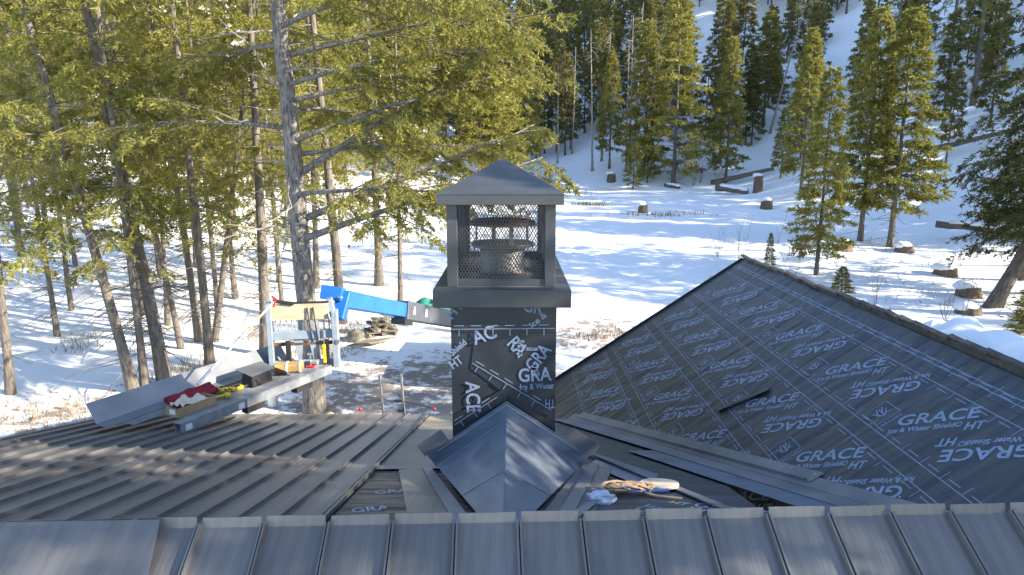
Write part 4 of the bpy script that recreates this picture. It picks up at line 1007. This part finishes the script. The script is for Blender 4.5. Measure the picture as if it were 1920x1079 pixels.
# bent sheets
def sheet(name, prof, s0, s1, mt, label, skew=0):
    V = []
    for s in (s0, s1):
        for (t, h) in prof: V.append(PP(s+skew*h, t, h))
    n = len(prof); mb = MB()
    for i in range(n-1): mb.prism([V[i], V[i+1], V[n+i+1], V[n+i]], (0, 0, .004))
    o = mb.build(name, mt); return tag(o, label, 'metal sheet')
sheet('bent_metal_sheet', [(.74, .125), (.98, .135), (1.16, .40)], -.62, 2.95, M_['flash2'], 'long bent grey metal sheet lying along the far side of the platform')
sheet('metal_sheet', [(.52, .118), (.80, .119)], -.38, 1.1, M_['flash2'], 'flat grey metal sheet jutting past the near end of the platform')
def crate():
    t = empty('cardboard_box', PP(.42, .36, .11), 'long open cardboard box holding crumpled brown paper', 'box', rz=PRZ)
    L, W_, H_ = .66, .26, .13
    for (c, d) in (((0, -W_/2, H_/2), (L, .008, H_)), ((0, W_/2, H_/2), (L, .008, H_)), ((-L/2, 0, H_/2), (.008, W_-.01, H_)), ((L/2, 0, H_/2), (.008, W_-.01, H_)), ((0, 0, .006), (L-.01, W_-.01, .006))):
        MB().box(c, d).build('side' if c[2] > .01 else 'bottom', M_['card'], t, local=True)
    MB().box((-L/2-.006, -.03, H_*.55), (.004, .12, .07)).build('label_sticker', M_['white'], t, local=True)
    V = []; n1, n2 = 10, 8
    for i in range(n1):
        for j in range(n2): V.append((-.24+.052*i, -.13+.04*j+.02*noise.noise((i, j, 4)), .13+.10*noise.noise((i*.33, j*.4, 3))+.06*noise.noise((i*.9, j*.9, 8))))
    MB().add(V, [(i*n2+j, i*n2+j+1, (i+1)*n2+j+1, (i+1)*n2+j) for i in range(n1-1) for j in range(n2-1)]).build('crumpled_paper', M_['paper'], t, local=True)
crate()
rag = MB()
for q in range(3):
    P = [PP(.30+.13*i, .62+.07*q+.03*noise.noise((i, q, 0)), .16+.03*q+.03*noise.noise((i*.8, q, 5))) for i in range(7)]
    rag.tube(P, [.05+.02*noise.noise((i, q, 9)) for i in range(7)], 8)
tag(rag.build('red_tarp_roll', M_['cloth_red'], smooth=True), 'crumpled dark red cloth roll behind the cardboard box', 'cloth')
def drill(s, t, rz, label):
    d = empty('cordless_drill', PP(s, t, .112), label, 'drill', rz=rz)
    M3 = Matrix.Rotation(R(90), 3, 'Y')
    mb = MB().tube([(-.11, 0, .06), (-.09, 0, .06), (.05, 0, .06), (.08, 0, .06)], [.03, .042, .042, .03], 10); mb.build('body', M_['yellow'], d, True, local=True)
    MB().tube([(.08, 0, .06), (.12, 0, .06), (.17, 0, .06)], [.028, .026, .012], 8).build('chuck', M_['black'], d, local=True)
    MB().bar((-.04, .03, .05), (-.06, .17, .035), .045, .04).build('handle', M_['yellow'], d, local=True, bevel=.008)
    MB().box((-.065, .20, .04), (.12, .08, .07)).build('battery', M_['black'], d, local=True, bevel=.008)
    MB().box((-.02, 0, .09), (.09, .05, .02)).build('grip_panel', M_['black'], d, local=True)
drill(1.02, .30, 1.9, 'yellow and black cordless drill lying on the platform next to the cardboard box')
drill(1.28, .36, .9, 'yellow and black cordless drill lying on the platform next to the black tool bag')
drill(1.12, .52, -.6, 'yellow and black cordless drill behind the two others')
bag = empty('tool_bag', PP(1.72, .42, .11), 'open black tool bag under grey sheet-metal offcuts', 'bag', rz=PRZ)
MB().add([(-.22,-.14,0),(.22,-.14,0),(.22,.14,0),(-.22,.14,0),(-.2,-.12,.2),(.2,-.12,.2),(.2,.12,.2),(-.2,.12,.2)], [(0,3,2,1),(0,1,5,4),(1,2,6,5),(2,3,7,6),(3,0,4,7),(4,5,6,7)]).build('bag_body', M_['black'], bag, local=True, bevel=.02)
MB().tube([(-.14,-.16,.14),(-.1,-.2,.05),(.1,-.2,.05),(.14,-.16,.14)], .012, 6).build('handle', M_['black'], bag, local=True)
tag(MB().prism([PP(1.42, .20, .335), PP(1.95, .24, .33), PP(2.05, .66, .36), PP(1.5, .66, .37)], (0, 0, .004)).build('sheet_offcut', M_['flash2']), 'grey sheet-metal offcut laid flat across the black tool bag', 'metal sheet')
tag(MB().prism([PP(1.97, .25, .33), PP(2.04, .62, .34), PP(2.36, .55, .13), PP(2.30, .18, .125)], (0, 0, .004)).build('sheet_offcut', M_['dark']), 'dark sheet-metal offcut leaning down from the black tool bag', 'metal sheet')
pk = empty('wrapped_package', PP(2.42, .42, .112), 'brown paper package tied with white tape', 'package', rz=PRZ-.9)
MB().box((0, 0, .075), (.50, .24, .15)).build('wrapping', M_['pack'], pk, local=True, bevel=.03)
for x in (-.02, .2): MB().box((x, 0, .077), (.05, .246, .154)).build('tape', M_['white'], pk, local=True, bevel=.01)
cl_ = empty('bar_clamp', PP(2.78, .25, .112), 'small silver clamp with red foot beside the brown package', 'clamp')
MB().box((0, 0, .02), (.14, .10, .03)).build('foot', M_['red'], cl_, local=True); MB().tube([(0, 0, .03), (0, 0, .24)], .014, 8).build('screw', M_['alu'], cl_, local=True)
MB().box((0, 0, .24), (.10, .03, .03)).build('handle', M_['alu'], cl_, local=True); MB().box((.05, .05, .08), (.16, .12, .08)).build('jaw', M_['galv'], cl_, local=True, bevel=.02)
pole = empty('extension_pole', (-4.72, 10.15, 3.60), 'white extension pole with red tie leaning on the fork carriage', 'pole')
pA, pB = Vector((-4.80, 9.95, 3.50)), Vector((-4.06, 11.62, 4.52))
MB().tube([pA, pA.lerp(pB, .55)], .020, 8).build('lower_tube', M_['alu'], pole); MB().tube([pA.lerp(pB, .50), pB], .015, 8).build('upper_tube', M_['white'], pole)
for t in (.60, .70): MB().tube([pA.lerp(pB, t), pA.lerp(pB, t+.05)], .021, 8).build('collar', M_['pack'], pole)
MB().tube([pB+Vector((-.09, -.06, .02)), pB+Vector((-.02, -.1, -.02)), pB+Vector((-.06, -.1, -.16))], [.02, .035, .02], 6).build('red_tie', M_['red'], pole)

# ladder head at the eave, stabiliser with red ends
lad = empty('ladder', (-2.05, 11.28, 0), 'aluminium extension ladder top standing above the metal eave', 'ladder')
for x0, x1 in ((-2.22, -2.275), (-1.86, -1.905)): MB().bar((x0, 11.9, 0), (x1, 11.22, 3.24), .03, .075, (0, 1, 0)).build('rail', M_['alu'], lad)
for k in range(11):
    t = (k+.6)/11.; MB().bar((-2.22-.055*t, 11.9-.68*t, 3.24*t), (-1.86-.045*t, 11.9-.68*t, 3.24*t), .05, .05).build('rung', M_['galv'], lad)
MB().tube([(-2.55, 11.16, 2.66), (-2.22, 11.33, 2.72), (-1.86, 11.33, 2.72), (-1.35, 11.16, 2.66)], .018, 8).build('stabiliser_bar', M_['dark'], lad)
for x in (-2.60, -1.33): V, Fq = lump((x, 11.10, 2.66), (.036, .036, .036), 3, amp=.1); MB().add(V, Fq).build('stabiliser_pad', M_['red'], lad, True)

# ------------------------------------------------------------------ yard things
pal = empty('stone_pallet', (-5.14, 26.05, G(-5.1, 26)), 'wooden pallet stacked with rough flat stones', 'pallet', rz=.35)
for k in range(5): MB().box((0, -.42+k*.21, .14), (1.25, .12, .025)).build('pallet_board', M_['wood'], pal, local=True)
for k in (-.5, 0, .5): MB().box((k, 0, .06), (.10, 1.0, .12)).build('pallet_runner', M_['wood'], pal, local=True)
rs = random.Random(3)
for k in range(46):
    l_ = k//16; x, y = rs.uniform(-.52, .52)*(1-.25*l_), rs.uniform(-.4, .4)*(1-.25*l_)
    V, Fq = lump((0, 0, 0), (rs.uniform(.12, .22), rs.uniform(.1, .18), rs.uniform(.05, .1)), k, n1=7, n2=5, amp=.5)
    o = MB().add(V, Fq).build('stone', M_['stone'], pal, local=True); o.location = (x, y, .22+.17*l_); o.rotation_euler = (rs.uniform(-.3, .3), rs.uniform(-.3, .3), rs.uniform(0, 3))
z = G(-5.4, 24.3)
tag(MB().prism([(-6.0, 24.0, z+.12), (-4.9, 24.35, z+.16), (-4.35, 24.9, z+.2), (-5.5, 24.7, z+.14)], (0, 0, .05)).build('wooden_board', M_['wood']), 'weathered wooden board lying in front of the stone pallet', 'board')
for i, (x, y, r_, l) in enumerate([(-5.95, 25.2, .34, 'grey boulder at the end of the wooden board'), (-6.9, 24.2, .25, 'small dark rock near the fork carriage'), (-4.9, 17.3, .16, 'small rock in the snow beside the huge fir')]):
    V, Fq = lump((x, y, G(x, y)+r_*.4), (r_, r_*.9, r_*.8), 20+i, amp=.4); tag(MB().add(V, Fq).build('boulder', M_['stone'], smooth=True), l, 'rock')
tz = G(-3.4, 28.5)
tp = empty('tarp_bundle', (-3.3, 28.5, tz), 'heap under a green tarp behind the boom', 'tarp')
for i, (dx, dz, r_) in enumerate(((-.3, .2, .7), (.5, .25, .8), (1.3, .15, .6))):
    V, Fq = lump((-3.3+dx, 28.5+.1*i, tz+dz), (r_, .6, .55), 40+i, amp=.45); MB().add(V, Fq).build('tarp', M_['tarp'], tp, True)
V, Fq = lump((-2.9, 28.4, tz+.72), (.5, .4, .15), 44, amp=.4); MB().add(V, Fq).build('snow_cap', M_['snow'], tp, True)
bz = G(-6.67, 18.1)
bk = empty('plastic_bucket', (-6.67, 18.1, bz), 'white plastic bucket on the ground below the platform', 'bucket')
MB().lathe([(.0, .01), (.13, .01), (.16, .36), (.17, .36), (.17, .38), (.15, .38), (.12, .03), (0, .03)], (-6.67, 18.1, bz), 18).build('bucket', M_['white'], bk, True)
MB().tube([(-6.84, 18.1, bz+.34), (-6.67, 17.95, bz+.22), (-6.50, 18.1, bz+.34)], .006, 5).build('handle', M_['galv'], bk)
# ------------------------------------------------------------------ tools left on the roof
def RP(x, y, h=.03): return Vector((x, y, MZ(y)+h))
st = empty('tool_belt', RP(1.03, 5.55), 'tangle of tan leather straps with blue handled tool', 'tool belt')
rs = random.Random(8)
for k in range(7):
    P = []
    for q in range(9):
        a = q*.8+k*1.1; P.append(RP(1.02+.15*math.cos(a)+.03*k-.09, 5.56+.11*math.sin(a*1.1+k), .045+.05*abs(math.sin(a*.9+k))))
    mb = MB()
    for a, b in zip(P, P[1:]): mb.bar(a, b, .032, .006)
    mb.build('strap', M_['leather'], st)
mb = MB(); P = [RP(1.12, 5.50, .04), RP(1.22, 5.38, .03), RP(1.32, 5.33, .03), RP(1.42, 5.28, .03)]
for a, b in zip(P, P[1:]): mb.bar(a, b, .03, .006)
mb.build('strap', M_['leather'], st)
MB().tube([RP(.82, 5.50, .08), RP(1.0, 5.46, .07)], .018, 8).build('tool_handle', M_['bluetool'], st); MB().tube([RP(1.02, 5.45, .05), RP(1.36, 5.48, .05)], .016, 8).build('tool_handle', M_['bluetool'], st)
V, Fq = lump(RP(.74, 5.24, .05), (.12, .08, .05), 60, amp=.55, n1=16, n2=10); tag(MB().add(V, Fq).build('plastic_bag', M_['bag']), 'crumpled translucent plastic bag beside the leather straps', 'bag')
o = MB().lathe([(0, .035), (.02, .035), (.17, .03), (.175, .015), (.17, 0), (0, 0)], (0, 0, 0), 28).build('tape_roll', M_['paper'], local=True); o.location = RP(1.33, 5.72, .035); o.rotation_euler.x = -.25
tag(o, 'flat round beige roll behind the leather straps', 'roll')
V, Fq = lump(FP(2.42, .42, .03), (.06, .05, .04), 70, amp=.3); tag(MB().add(V, Fq).build('snow_clump', M_['snow'], smooth=True), 'small clump of snow on the front metal panels', 'snow')
